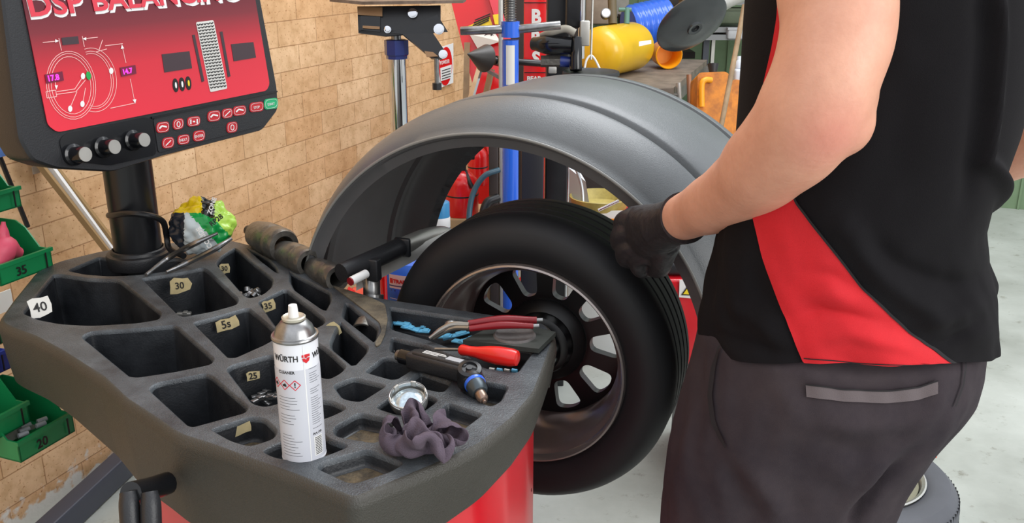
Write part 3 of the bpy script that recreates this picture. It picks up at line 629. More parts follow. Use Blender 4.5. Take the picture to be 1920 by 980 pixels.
for i, (x, y, a) in enumerate(((486, 742, .5), (496, 736, 1.0), (508, 744, -.3), (497, 752, -.6), (516, 740, .2), (484, 748, .9))):
    weight_piece(Z(x, y, TZ-.055+.004*(i % 3)), .026, .009, .005, a, STEEL, 'silver wheel weight in the pocket left of the aerosol can', rn.uniform(-.2, .4), group='silver weights beside the can')
weight_piece(Z(398, 790, TZ-.085), .010, .005, .004, .2, WHT, 'tiny white clip alone in the pocket at the tray\'s front-left corner')
weight_piece(Z(345, 588, TZ-.085), .03, .012, .006, .1, ALU, 'pale flat weight at the bottom of the pocket marked 30')
weight_piece(Z(724, 701, TZ-.045), .022, .011, .006, 1.9, WHT, 'white wheel weight in the pocket above the wheel cap', .9)
weight_piece(Z(741, 650, TZ-.02), .026, .012, .006, 1.7, WHT, 'white wheel weight at the back end of the air grinder', .9)
weight_piece(Z(734, 656, TZ-.02), .018, .004, .004, 2.2, ALU, 'thin silver clip beside the white weight by the air grinder')
# blue weight strips
gb = 'pale blue weight strips in the long back pocket'
for i, (x, y, a, w_) in enumerate(((738, 604, -.9, .03), (757, 607, -.2, .03), (763, 613, 2.5, .02), (790, 612, -.1, .032), (793, 620, -.15, .026), (775, 616, 2.9, .022), (855, 628, .2, .05), (862, 640, -.5, .028), (880, 636, .5, .034), (912, 637, .9, .024), (832, 630, -.2, .03))):
    c = Z(x, y, TZ-.03+(i % 3)*.004); ax = Vector((math.cos(a), math.sin(a), rn.uniform(-.1, .25))).normalized(); ay = UP.cross(ax).normalized(); az = ax.cross(ay)
    b = MB(); b.box(c, (w_, .014, .003), (ax, ay, az), .0008); b.box(c+ax*w_*.2+az*.002, (w_*.4, .012, .003), (ax, ay, az), .0008)
    single(b, 'weight_strip', LBLUE, 'pale blue stick-on weight strip in the tray\'s long back pocket', 'weight strip', gb)
for i, (x, y) in enumerate(((918, 692), (932, 693), (946, 694), (960, 694))):
    b = MB(); c = Z(x, y, TZ-.018); b.cyl(c, c+NR*.009, .0035, seg=10); single(b, 'valve_cap', (LBLUE if i % 2 else ALU), 'small %s cap beneath the red screwdriver handle' % ('blue' if i % 2 else 'silver'), 'cap', 'caps under the screwdriver')
for i, (x, y) in enumerate(((925, 705), (945, 708), (938, 700))):
    b = MB(); c = Z(x, y, TZ-.035); b.box(c, (.02, .012, .003), (NR, DD, UP), .001); single(b, 'weight_scrap', CARD, 'tan paper scrap under the red screwdriver', 'scrap', 'tan scraps under the screwdriver')
# grey magnetic pad at the right end
pd = MB(); q = [Z(x, y, TZ+.004) for x, y in [(868, 645), (925, 618), (960, 610), (1042, 630), (1010, 662)]]; pd.prism(q, UP*.008)
pad = thing('magnetic_pad', q[0], 'dark green-grey rubber pad under the dark red pliers at the tray\'s right end', 'pad'); pd.build('pad_slab', mat('dark_pad', (58, 62, 58), .5, var=.2, vscale=30), pad)
pr_ = MB(); pc = Z(965, 628, TZ+.0125); pr_.lathe(pc, UP, [(.0, .0), (.03, .001), (.034, .003), (.036, .001), (.037, -.001)], 32); pr_.build('pad_disc', mat('pad_grey', (104, 100, 98), .6, var=.25, vscale=60), pad)
# aerosol can
cbz = TZ-.005
cpos = Z(571, 852, cbz); CRd = .0325
can = thing('aerosol_can', cpos, 'white aerosol can with red and black print standing on the tray', 'aerosol can')
b = MB(); b.lathe(cpos, UP, [(.0, .003), (.030, .003), (.0325, .0), (.0335, .003), (.0325, .006), (.0325, .196), (.0305, .1965)], 64); b.build('can_body', CANW, can)
b = MB(); b.lathe(cpos, UP, [(.0305, .196), (.034, .1965), (.0348, .199), (.034, .2015), (.0315, .2015), (.030, .2025), (.0265, .213), (.019, .222), (.015, .2235)], 48); b.build('can_shoulder', STEEL, can)
b = MB(); b.lathe(cpos, UP, [(.0, .2225), (.0145, .2225), (.017, .2245), (.0175, .228), (.0155, .2295), (.013, .228), (.0, .228)], 40); b.build('valve_cup', mat('cream_metal', (196, 192, 176), .35, metal=.5), can)
b = MB(); b.lathe(cpos, UP, [(.0, .227), (.0075, .228), (.007, .238), (.0062, .246), (.003, .247), (.0, .247)], 24); b.build('nozzle', WHT, can)
cth = math.atan2(-cpos.y, -cpos.x)   # direction to the camera
def canw(th0, z0, rr=.0327):
    def g(x, y, z): a = cth+th0+x/rr; return cpos+Vector((math.cos(a), math.sin(a), 0))*(rr+z)+UP*(z0+y)
    return g
def can_rect(th0, w_, z0, h_, m, name, rr=.0327, thick=.0004):
    g = canw(th0, z0, rr); n = max(2, int(w_/.003)); mb = MB(); rows = [[g(-w_/2+w_*k/n, yy, thick) for k in range(n+1)] for yy in (0, h_)]
    mb.add([p for r_ in rows for p in r_], [(k, k+1, n+2+k, n+1+k) for k in range(n)]); return mb.build(name, m, can, fix=False)
can.scale = (.87, .87, .87)
# x grows counter-clockwise seen from above = to the right seen from outside
can_rect(0, 2*math.pi*.0325*.999, .006, .150, CANG, 'label_band', .0326)
can_rect(.30, .0015, .006, .188, WHT, 'label_seam')
for th in (-.56, 1.36): text('WÜRTH', .0128, (0, 0, 0), CR, UP, INK, 'lettering', can, .0002, 'CENTER', .0002, warp=canw(th, .170, .0329), sx=.86)
for th in (.40, 2.5, -2.0):
    g = canw(th, .168, .0329); mb = MB()
    for pl in ([(-.0062, .0075), (-.0015, .0075), (-.0005, .0055), (.0005, .0055), (.0015, .0075), (.0062, .0075), (.0062, .0115), (-.0062, .0115)], [(-.006, .006), (-.002, .006), (0, .003), (.002, .006), (.006, .006), (.0045, .001), (0, -.002), (-.0045, .001)]):
        mb.prism([g(x, y, .0003) for x, y in pl], Vector((math.cos(cth+th), math.sin(cth+th), 0))*.0003)
    mb.build('red_emblem', mat('emblem_red', (206, 26, 36), .4), can)
text('CLEANER', .0062, (0, 0, 0), CR, UP, INK, 'lettering', can, .0002, 'CENTER', .0002, warp=canw(-.55, .151, .0329))
for i, th in enumerate((-1.05, -.56, -.07)):
    g = canw(th-.1, .133, .0329); mb = MB(); s_ = .0078
    for a_, b_2 in (((0, s_), (s_, 0)), ((s_, 0), (0, -s_)), ((0, -s_), (-s_, 0)), ((-s_, 0), (0, s_))):
        d2 = Vector((b_2[0]-a_[0], b_2[1]-a_[1])).normalized(); n2 = Vector((-d2.y, d2.x))*.0006
        mb.prism([g(a_[0]-n2.x, a_[1]-n2.y, .0004), g(b_2[0]-n2.x, b_2[1]-n2.y, .0004), g(b_2[0]+n2.x, b_2[1]+n2.y, .0004), g(a_[0]+n2.x, a_[1]+n2.y, .0004)], (g(0, 0, .001)-g(0, 0, 0))*.2)
    mb.build('hazard_frame', mat('hazard_red', (210, 40, 60), .4), can)
    mb = MB(); mb.prism([g(x, y, .0002) for x, y in ((0, s_), (s_, 0), (0, -s_), (-s_, 0))], (g(0, 0, .001)-g(0, 0, 0))*.1); mb.build('hazard_ground', WHT, can)
    if i == 2: text('!', .011, (0, 0, 0), CR, UP, INK, 'lettering', can, .0002, 'CENTER', .0003, warp=canw(th-.1, .1295, .0334))
    else:
        mb = MB(); mb.prism([g(x, y, .0006) for x, y in ((-.003, -.002), (.003, -.003), (.003, 0), (.001, .003), (-.001, .001), (-.003, .001))], (g(0, 0, .001)-g(0, 0, 0))*.1); mb.build('hazard_symbol', INK, can)
ml = MB(); rr_ = random.Random(5)
for (th, wmax, z0, z1, st) in ((-.55, .034, .012, .112, .0048), (.82, .022, .055, .155, .0036)):
    z = z1
    while z > z0:
        w_ = wmax*rr_.uniform(.55, 1); g = canw(th, z, .0328)
        if rr_.random() > .16: 
            n = 8; rows = [[g(-wmax/2+w_*k/n, yy, .0003) for k in range(n+1)] for yy in (0, .0008)]; ml.add([p for r_ in rows for p in r_], [(k, k+1, n+2+k, n+1+k) for k in range(n)])
        z -= st
ml.build('small_print', GRYT, can, fix=False)
text('Art.-Nr.', .0055, (0, 0, 0), CR, UP, INK, 'lettering', can, .0002, 'CENTER', .0002, warp=canw(.74, .0475, .0329))
can_rect(.74, .016, .012, .032, WHT, 'barcode_ground', .0328)
bc = MB()
for k in range(11):
    g = canw(.74, .014+k*.0027, .0331); ww = .013; rows = [[g(-ww/2+ww*j/4, yy, .0003) for j in range(5)] for yy in (0, .0012)]; bc.add([p for r_ in rows for p in r_], [(j, j+1, 6+j, 5+j) for j in range(4)])
bc.build('barcode', INK, can, fix=False)
# wheel cap
cc = Z(767, 753, TZ+.004)
capn = Vector((-.05, -.35, .95)).normalized()
cap = thing('wheel_centre_cap', cc, 'silver round wheel centre cap lying upturned beside the purple rag', 'wheel cap')
b = MB(); b.lathe(cc, capn, [(.0, .003), (.018, .003), (.0235, .004), (.0245, .001), (.0255, .001), (.026, .012), (.0285, .012), (.0285, .004), (.027, -.004), (.018, -.007), (.0, -.007)], 56); b.build('cap_shell', mat('cap_silver', (190, 192, 190), .22, metal=.85), cap)
b = MB(); b.lathe(cc, capn, [(.0, .0075), (.010, .0078), (.018, .0065), (.0225, .0045)], 40); b.build('cap_face', mat('cap_blue_silver', (196, 212, 222), .12, metal=.6, var=.3, vscale=90), cap)
cx_ = capn.cross(CR).normalized(); cxx = cx_.cross(capn)
for k in range(6):
    a = k*math.pi/3+.3; dd_ = cxx*math.cos(a)+cx_*math.sin(a); b = MB(); b.box(cc+dd_*.0262+capn*.011, (.003, .008, .010), (dd_, capn.cross(dd_), capn), .0008); b.build('clip', ALU, cap)
b = MB(); b.tube([cc+(cxx*math.cos(a)+cx_*math.sin(a))*.0272+capn*.0145 for a in [i*math.pi/16 for i in range(32)]], .001, 8, 1); b.build('wire_ring', STEEL, cap)
b = MB(); b.box(cc-cx_*.0 + (-cx_ if cx_.y > 0 else cx_)*.0215+capn*.0085, (.009, .006, .002), (cxx, cx_, capn), .0006); b.build('cap_tab', INK, cap)
# rag
# folds of the rag: grid of points, half-millimetre units
RAG_POINTS = [
[-18,-29,29,-29,-44,41,-36,-38,58,-55,-45,66,-69,-60,64,-77,-73,76,-85,-84,62,-98,-97,67,-105,-115,59,-115,-116,43,-115,-103,30,-100,-92,33,-93,-77,42,-75,-65,42,-63,-52,51,-83,-53,59,-105,-53,58,-126,-47,55,-144,-37,46,-141,-28,26,-142,-14,12,-133,1,7,-148,16,13,-143,2,28,-135,2,48,-123,-1,65,-106,-4,63,-86,-3,57,-69,9,48],
[-8,-38,47,-17,-46,50,-32,-51,60,-43,-60,72,-58,-71,76,-67,-83,67,-78,-97,67,-89,-107,58,-101,-106,47,-98,-117,37,-101,-111,20,-100,-91,17,-92,-78,28,-79,-69,35,-80,-56,43,-92,-47,44,-104,-44,53,-119,-37,57,-131,-26,52,-136,-16,36,-131,-7,23,-131,8,22,-134,22,20,-142,21,36,-128,16,47,-112,13,59,-99,5,74,-83,6,75,-66,13,68],
[-9,-49,65,-10,-53,56,-23,-62,61,-33,-73,65,-48,-82,69,-57,-96,71,-68,-108,62,-76,-118,50,-83,-104,46,-86,-107,35,-93,-105,24,-89,-94,14,-84,-85,14,-84,-71,20,-92,-61,31,-107,-50,35,-108,-38,40,-118,-31,44,-121,-20,43,-125,-6,44,-122,0,34,-116,10,24,-120,25,29,-130,31,43,-132,26,59,-123,16,74,-106,18,82,-86,23,83,-72,31,79],
[0,-51,80,1,-65,65,-10,-73,68,-24,-83,70,-37,-92,64,-50,-104,60,-55,-111,52,-61,-116,40,-68,-108,35,-75,-101,27,-82,-95,24,-79,-83,21,-74,-79,10,-86,-72,9,-100,-64,14,-111,-48,18,-106,-38,25,-103,-27,38,-114,-16,31,-112,-7,41,-109,3,47,-103,15,34,-104,25,35,-112,27,50,-118,30,64,-122,28,80,-112,33,92,-92,40,91,-75,47,82],
[16,-66,77,2,-77,79,-5,-89,67,-15,-95,67,-30,-105,68,-41,-103,55,-41,-116,44,-50,-109,31,-60,-104,21,-64,-94,27,-71,-89,29,-70,-78,25,-70,-65,18,-79,-57,11,-90,-55,15,-98,-42,10,-100,-31,16,-102,-23,24,-100,-13,31,-101,1,34,-94,-1,47,-93,14,45,-89,28,45,-96,25,59,-103,35,69,-106,39,81,-114,51,90,-99,59,95,-86,65,83],
[22,-85,83,11,-90,73,-1,-104,71,-12,-107,60,-22,-107,56,-29,-102,46,-35,-104,35,-35,-103,21,-46,-92,19,-53,-86,20,-59,-83,34,-62,-68,31,-71,-56,29,-74,-45,24,-87,-47,28,-88,-36,21,-85,-23,14,-95,-17,14,-93,-5,22,-88,-2,30,-84,5,39,-78,9,47,-73,19,55,-79,26,68,-88,39,69,-93,50,76,-106,62,78,-107,75,88,-89,82,94],
[21,-106,83,17,-102,64,2,-102,53,-8,-115,50,-15,-106,40,-25,-95,33,-32,-87,31,-26,-86,15,-38,-79,14,-43,-77,27,-45,-75,39,-51,-63,41,-61,-47,37,-74,-41,41,-86,-36,43,-87,-26,36,-78,-21,26,-80,-15,21,-81,-4,16,-83,7,21,-71,4,32,-64,12,37,-61,20,48,-72,34,57,-87,43,55,-90,59,62,-97,73,67,-103,86,73,-98,101,88],
[21,-123,78,11,-119,61,8,-112,44,-2,-111,35,-13,-107,29,-14,-91,27,-17,-78,30,-19,-69,20,-34,-67,16,-48,-65,22,-41,-61,38,-43,-54,53,-57,-47,51,-73,-39,56,-85,-27,59,-80,-20,47,-71,-20,36,-64,-15,24,-64,-1,20,-70,10,12,-62,13,21,-55,11,26,-66,23,33,-73,36,43,-80,50,49,-89,66,47,-86,80,58,-88,92,67,-87,92,83],
[32,-122,68,25,-122,53,16,-124,36,4,-115,23,-7,-101,14,-13,-86,16,-9,-73,27,-19,-65,34,-33,-61,26,-45,-53,24,-50,-46,31,-39,-46,43,-53,-38,49,-63,-34,63,-69,-23,70,-65,-22,53,-64,-14,41,-52,-15,31,-49,-6,20,-53,6,10,-56,19,12,-54,25,21,-58,32,33,-69,43,36,-71,58,42,-73,68,52,-72,86,56,-70,98,70,-73,96,85],
[36,-103,69,35,-108,48,23,-110,35,10,-103,31,0,-90,21,-8,-77,10,-13,-66,15,-13,-59,27,-24,-53,28,-34,-48,22,-42,-36,28,-39,-30,41,-43,-29,52,-50,-25,63,-55,-16,69,-54,-9,59,-58,-1,51,-48,-2,41,-39,2,33,-39,12,19,-43,22,10,-55,35,10,-57,43,23,-57,52,39,-61,67,43,-61,76,50,-59,78,66,-57,93,78,-59,96,93],
[22,-88,66,29,-90,50,25,-94,38,12,-94,35,2,-79,29,-3,-69,21,-9,-58,11,-19,-50,13,-14,-45,26,-26,-35,20,-31,-33,29,-28,-26,44,-30,-27,54,-39,-16,59,-42,-8,66,-52,-5,72,-54,6,66,-42,12,54,-30,10,45,-27,19,28,-32,32,16,-44,45,9,-56,57,14,-59,67,30,-49,74,42,-49,85,52,-48,87,67,-46,80,81,-43,82,96],
[6,-82,52,16,-75,48,18,-85,40,20,-89,24,10,-80,12,3,-64,15,-2,-51,13,-12,-37,12,-7,-30,27,-16,-24,28,-28,-18,29,-23,-14,45,-24,-13,54,-25,-19,64,-29,-5,67,-38,-2,79,-44,8,82,-36,16,68,-35,24,52,-28,34,39,-40,42,29,-42,55,18,-48,69,10,-53,82,18,-43,86,34,-37,86,51,-35,85,66,-31,84,78,-31,70,85],
[2,-67,47,10,-73,39,16,-73,29,22,-72,25,19,-68,11,11,-56,8,5,-48,9,2,-35,13,-3,-25,17,-10,-14,22,-15,-13,34,-16,-6,40,-13,-4,50,-9,-15,63,-12,-7,75,-22,-6,87,-28,6,86,-28,19,73,-32,33,65,-35,42,55,-42,52,42,-43,63,31,-42,76,24,-38,91,18,-37,98,33,-35,99,49,-25,91,59,-23,77,68,-18,63,79],
[-7,-54,34,4,-66,34,11,-66,23,17,-58,25,21,-58,17,18,-48,13,15,-38,7,12,-28,11,6,-24,27,1,-10,25,1,-9,32,-1,-14,46,1,-3,57,5,-13,69,5,-9,82,-3,-4,92,-11,10,85,-17,21,73,-18,33,60,-24,46,54,-28,49,38,-32,59,24,-30,73,19,-24,85,26,-24,102,32,-18,104,44,-15,94,56,-15,78,58,-6,63,62],
[4,-46,20,6,-52,39,13,-50,31,9,-47,24,10,-41,24,20,-44,19,20,-33,16,21,-26,13,13,-16,20,16,-7,30,11,0,28,8,-4,44,14,-13,59,18,-8,74,22,-7,88,13,3,92,4,13,80,-5,22,72,-7,34,58,-11,40,43,-15,49,28,-20,59,15,-19,75,13,-18,91,18,-12,98,29,-2,102,41,-6,93,49,0,80,56,7,60,53],
[17,-62,33,18,-57,42,19,-44,40,21,-41,34,21,-36,30,24,-40,25,24,-36,21,24,-22,21,22,-15,21,24,-5,31,20,7,39,18,1,52,24,-11,57,27,-4,72,28,4,86,25,17,94,10,28,88,0,35,78,-2,41,62,-4,46,43,-7,58,28,-4,64,15,-4,79,9,-6,94,14,-6,108,21,-4,113,38,3,105,52,13,91,53,11,78,67],
[25,-73,46,33,-63,39,30,-52,37,28,-41,37,32,-44,26,37,-38,18,31,-27,26,24,-25,34,28,-16,31,33,-5,34,29,-1,39,31,2,48,33,-2,59,34,3,70,29,13,78,20,20,81,22,35,82,12,45,75,3,55,66,3,57,50,6,60,33,9,69,19,9,83,13,8,101,10,10,111,18,11,120,34,13,117,49,17,105,59,8,95,66],
[34,-83,37,33,-71,34,32,-61,24,31,-49,29,35,-39,37,40,-37,24,40,-28,29,36,-24,30,40,-16,19,37,-10,28,38,3,30,36,7,42,40,8,57,38,13,65,27,20,67,18,25,71,15,33,70,25,45,64,15,55,55,13,67,48,6,73,40,13,81,29,24,86,21,25,103,17,29,114,14,30,119,32,28,124,49,27,115,63,26,98,69],
[35,-93,28,32,-78,20,35,-62,17,42,-50,23,44,-52,33,41,-45,32,49,-34,24,48,-23,31,52,-15,30,41,-11,40,43,1,41,47,11,35,40,13,44,42,20,55,31,24,60,22,31,59,12,34,54,17,44,49,24,54,49,21,66,39,20,78,41,23,89,40,34,91,28,44,97,22,50,110,15,50,121,31,43,118,46,34,108,52,37,107,68],
[30,-98,25,35,-83,14,42,-70,16,51,-54,18,53,-53,29,49,-44,31,46,-35,36,53,-29,37,52,-22,42,51,-11,43,52,-2,42,56,4,39,52,17,40,47,24,47,40,36,55,29,30,51,17,28,41,11,43,35,22,51,33,27,59,33,34,74,36,31,77,46,39,87,40,53,97,34,67,102,24,68,115,38,60,112,50,47,108,57,43,101,68],
[32,-111,14,40,-95,21,51,-81,24,61,-65,22,64,-47,21,62,-45,32,56,-41,40,48,-40,48,40,-28,53,50,-18,56,54,-8,53,60,2,50,63,12,44,55,22,53,49,37,48,37,38,38,29,28,27,22,39,18,29,55,18,38,56,28,42,61,38,38,66,51,45,76,54,58,81,40,74,89,36,79,101,49,70,107,61,56,101,65,49,105,80],
[50,-110,7,48,-95,9,56,-79,11,68,-65,15,75,-51,18,74,-39,34,69,-38,48,51,-42,58,48,-34,66,55,-18,70,62,-13,58,68,-8,44,67,4,57,68,18,55,64,32,42,51,29,31,42,27,18,38,36,9,44,48,16,49,62,23,50,59,40,46,52,54,53,61,61,63,66,49,70,83,49,75,90,60,71,95,73,59,95,77,49,90,91],
[50,-110,26,55,-101,15,68,-86,10,79,-71,14,76,-60,28,71,-52,42,71,-45,59,62,-49,68,57,-36,77,64,-27,70,71,-19,61,73,-20,48,80,-6,53,78,8,46,70,20,35,61,21,20,52,23,11,55,38,12,58,51,8,57,51,22,58,54,36,60,49,46,68,51,61,72,64,62,83,78,54,76,83,65,66,82,77,61,85,87,48,74,76],
[67,-108,17,59,-94,26,69,-85,22,77,-71,29,87,-60,35,82,-54,47,78,-50,59,76,-50,73,71,-40,81,78,-24,78,80,-28,63,85,-30,52,85,-18,45,73,-7,36,67,6,25,64,12,14,69,25,15,68,37,13,74,45,13,71,49,25,73,57,30,74,60,38,81,52,50,81,61,58,86,73,65,86,79,78,74,76,86,64,70,89,49,66,94],
[56,-98,32,68,-89,36,77,-83,28,89,-80,32,97,-64,36,97,-53,48,94,-53,61,90,-52,77,86,-44,83,90,-34,71,97,-29,59,92,-38,46,83,-31,31,74,-18,21,68,0,13,74,12,22,78,23,19,81,31,10,86,40,20,88,49,28,87,64,22,88,64,35,92,64,47,93,59,62,100,69,71,94,65,84,80,59,91,67,55,81,57,45,90],
[55,-75,34,62,-90,42,71,-83,45,86,-81,46,104,-77,45,111,-65,55,101,-66,69,105,-54,76,104,-39,82,102,-40,67,106,-38,51,104,-33,39,98,-31,21,91,-17,11,85,0,8,85,14,19,89,26,24,97,24,14,101,35,18,102,45,14,102,58,20,106,63,33,107,62,48,107,61,62,108,54,70,101,50,82,86,46,79,75,39,78,60,38,72],
[46,-80,35,56,-77,51,68,-83,59,85,-80,58,99,-79,61,112,-80,64,112,-69,74,114,-57,81,117,-45,77,116,-36,67,116,-33,51,118,-25,37,110,-22,26,103,-13,17,92,-3,21,97,11,21,97,22,36,108,23,26,114,27,17,116,37,12,114,46,27,123,60,30,124,55,47,124,59,64,120,45,71,105,41,72,92,35,69,81,29,65,70,30,56],
[47,-60,39,49,-63,51,66,-66,60,77,-77,71,94,-83,77,114,-85,77,122,-72,80,125,-57,80,129,-42,79,129,-33,67,124,-22,54,115,-13,48,105,-15,35,94,-13,29,86,-1,26,90,9,35,99,7,41,110,12,29,122,23,27,134,31,19,126,35,31,136,49,29,142,50,45,134,46,58,122,41,57,111,37,60,100,35,54,87,24,51,78,14,41],
[35,-44,30,55,-52,43,69,-59,52,87,-62,66,96,-66,85,116,-69,90,136,-72,89,134,-56,96,144,-46,79,140,-33,64,130,-15,67,109,-15,64,94,-7,51,84,-7,37,67,2,25,85,4,33,103,4,37,122,-2,36,126,8,23,133,24,29,141,25,40,128,37,37,148,31,41,133,25,51,126,45,45,119,34,52,104,33,44,85,31,35,88,14,23]]
def rag():
    n = len(RAG_POINTS); c = Z(788, 843, TZ+.0015); a_ = 2.3; k_ = .81; mb = MB()
    pts = [(r_[3*k]/2000, r_[3*k+1]/2000, r_[3*k+2]/2000) for r_ in RAG_POINTS for k in range(n)]
    mb.add([c+Vector(((x*math.cos(a_)-y*math.sin(a_))*k_, (x*math.sin(a_)+y*math.cos(a_))*k_, max(.0006, z*1.05))) for x, y, z in pts], [(i*n+j, i*n+j+1, (i+1)*n+j+1, (i+1)*n+j) for i in range(n-1) for j in range(n-1)])
    o = single(mb, 'cleaning_rag', RAG, 'crumpled purple-grey rag lying on the tray\'s front edge', 'rag', ang=180)
    s_ = o.modifiers.new('s', 'SOLIDIFY'); s_.thickness = .002; s_ = o.modifiers.new('u', 'SUBSURF'); s_.levels = s_.render_levels = 2
rag()
# mini torch (black angled tool)
ta, tb = Z(757, 668, TZ+.016), Z(880, 700, TZ+.020)
tl = thing('air_grinder', ta, 'black angled air grinder with blue ring and steel nose on the tray', 'air tool')
tax = (tb-ta).normalized(); tn = (CC-ta).normalized(); tside = tax.cross(UP).normalized(); tup = tside.cross(tax)
b = MB(); b.box((ta+tb)/2+tax*.008, ((tb-ta).length*.92, .029, .028), (tax, tside, tup), .006); b.box((ta+tb)/2+tax*.012+tup*.012, ((tb-ta).length*.8, .020, .010), (tax, tside, tup), .003); b.build('grip', BLKP, tl)
b = MB(); b.cyl(ta-tax*.012, ta+tax*.002, .009, .0105); b.build('air_inlet', DSTEEL, tl); b = MB(); b.cyl(ta-tax*.004, ta+tax*.02, .0125); b.build('inlet_collar', BLKG, tl)
b = MB(); b.lathe(tb-tup*.016, (tup*.9+tn*.4), [(.019, 0), (.0195, .02), (.018, .031), (.012, .033), (.0115, .030), (.006, .030), (.005, .034), (.0, .034)], 32); b.build('pivot_head', BLKM, tl)
tc_ = Z(908, 752, TZ+.004); nx = (tc_-tb).normalized()
L3 = (tc_-tb).length
b = MB(); b.lathe(tb, nx, [(.011, .0), (.0175, .010), (.0175, L3*.30), (.015, L3*.34)], 28); b.build('neck', BLKM, tl)
b = MB(); b.lathe(tb, nx, [(.0155, L3*.33), (.0165, L3*.35), (.0165, L3*.41), (.0155, L3*.43)], 28); b.build('blue_ring', BLUE, tl, 'blue ring')
b = MB(); b.lathe(tb, nx, [(.0155, L3*.43), (.0150, L3*.60), (.0115, L3*.72)], 12); b.build('chuck', mat('gun_metal', (74, 84, 90), .35, metal=.6), tl)
b = MB(); b.lathe(tb, nx, [(.0085, L3*.70), (.0085, L3*.90), (.006, L3*.97), (.003, L3*.98), (.003, L3*1.03), (.0, L3*1.04)], 24); b.build('nose', mat('bronze_steel', (150, 128, 114), .3, metal=.8), tl)
pc = (ta+tb)/2+tax*.012+tup*.0175
for i, (dx, dy, w_) in enumerate(((-.015, .005, .04), (-.013, .001, .044), (-.02, -.003, .03))):
    b = MB(); b.box(pc+tax*dx-tside*dy, (w_, .0016, .0006), (tax, tside, tup)); b.build('label_print', WHT, tl)
b = MB(); b.box(pc+tax*.026, (.028, .012, .0006), (tax, tside, tup)); b.build('label_plate', mat('label_grey', (176, 178, 182), .4), tl)
# red screwdriver handle
sa, sb_ = Z(862, 655, TZ+.014), Z(972, 672, TZ+.016); sax = (sb_-sa).normalized(); Ls = (sb_-sa).length
sd = thing('screwdriver', sa, 'screwdriver with bright red handle behind the black air tool', 'screwdriver')
b = MB(); b.lathe(sa, sax, [(.0, 0), (.007, .0), (.0095, .004), (.0085, .018), (.0095, .03), (.0135, .05), (.0155, .068), (.015, Ls-.012), (.0125, Ls-.002), (.008, Ls), (.0, Ls)], 10); b.build('handle', REDB, sd, ang=50)
b = MB(); b.cyl(sa-sax*.045-UP*.006, sa, .0028); b.build('blade', STEEL, sd)
# pliers
pl = thing('weight_pliers', Z(905, 615, TZ+.02), 'steel pliers with dark red grips lying over the back pocket', 'pliers')
for (q0, q1, w_) in (((878, 607), (1006, 600), .0075), ((880, 616), (1000, 611), .006)):
    a, b2 = Z(*q0, TZ+.030), Z(*q1, TZ+.034); b = MB(); b.tube([a, (a+b2)/2+UP*.004, b2], w_, 12, 6, rs=[w_*.85, w_*1.1, w_*.8]); b.build('grip', DRED, pl); b = MB(); b.cyl(b2, b2+(b2-a)*.09, .0035); b.build('handle_end', STEEL, pl)
b = MB(); b.tube([Z(880, 609, TZ+.030), Z(850, 609, TZ+.027), Z(828, 618, TZ+.02), Z(805, 634, TZ+.008)], .0045, 10, 6, rs=[.005, .0065, .0055, .003]); b.tube([Z(880, 615, TZ+.028), Z(852, 615, TZ+.024), Z(833, 622, TZ+.016), Z(812, 634, TZ+.004)], .004, 10, 6); b.build('jaw', mat('plier_steel', (150, 146, 138), .3, metal=.8), pl)
b = MB(); b.ico(Z(846, 608, TZ+.014), .012, (1, .8, .7), 3); b.build('joint', STEEL, pl)
# steel ring in pocket
b = MB(); c = Z(688, 622, TZ-.03); b.pipe(c-DD*.012+UP*.0, c+DD*.012+UP*.006-NR*.004, .0245, .0205); single(b, 'steel_ring', DSTEEL, 'steel ring standing in the pocket below the smallest cone', 'ring')
# tweezers-like bent tongs across back of tray
tg_ = thing('steel_tongs', Z(330, 500, TZ+.01), 'long grey steel tongs resting against the gloves bag', 'tongs')
b = MB(); b.tube([Z(274, 515, TZ+.004), Z(318, 482, TZ+.018), P(362, 458, 1.90), P(408, 437, 1.90)], .0055, 10, 8, rs=[.004, .006, .006, .003]); b.build('arm', STEEL, tg_)
b = MB(); b.tube([Z(312, 510, TZ+.004), Z(352, 492, TZ+.01), P(400, 468, 1.93), P(434, 447, 1.95)], .0055, 10, 8, rs=[.003, .006, .0065, .004]); b.build('arm', STEEL, tg_)
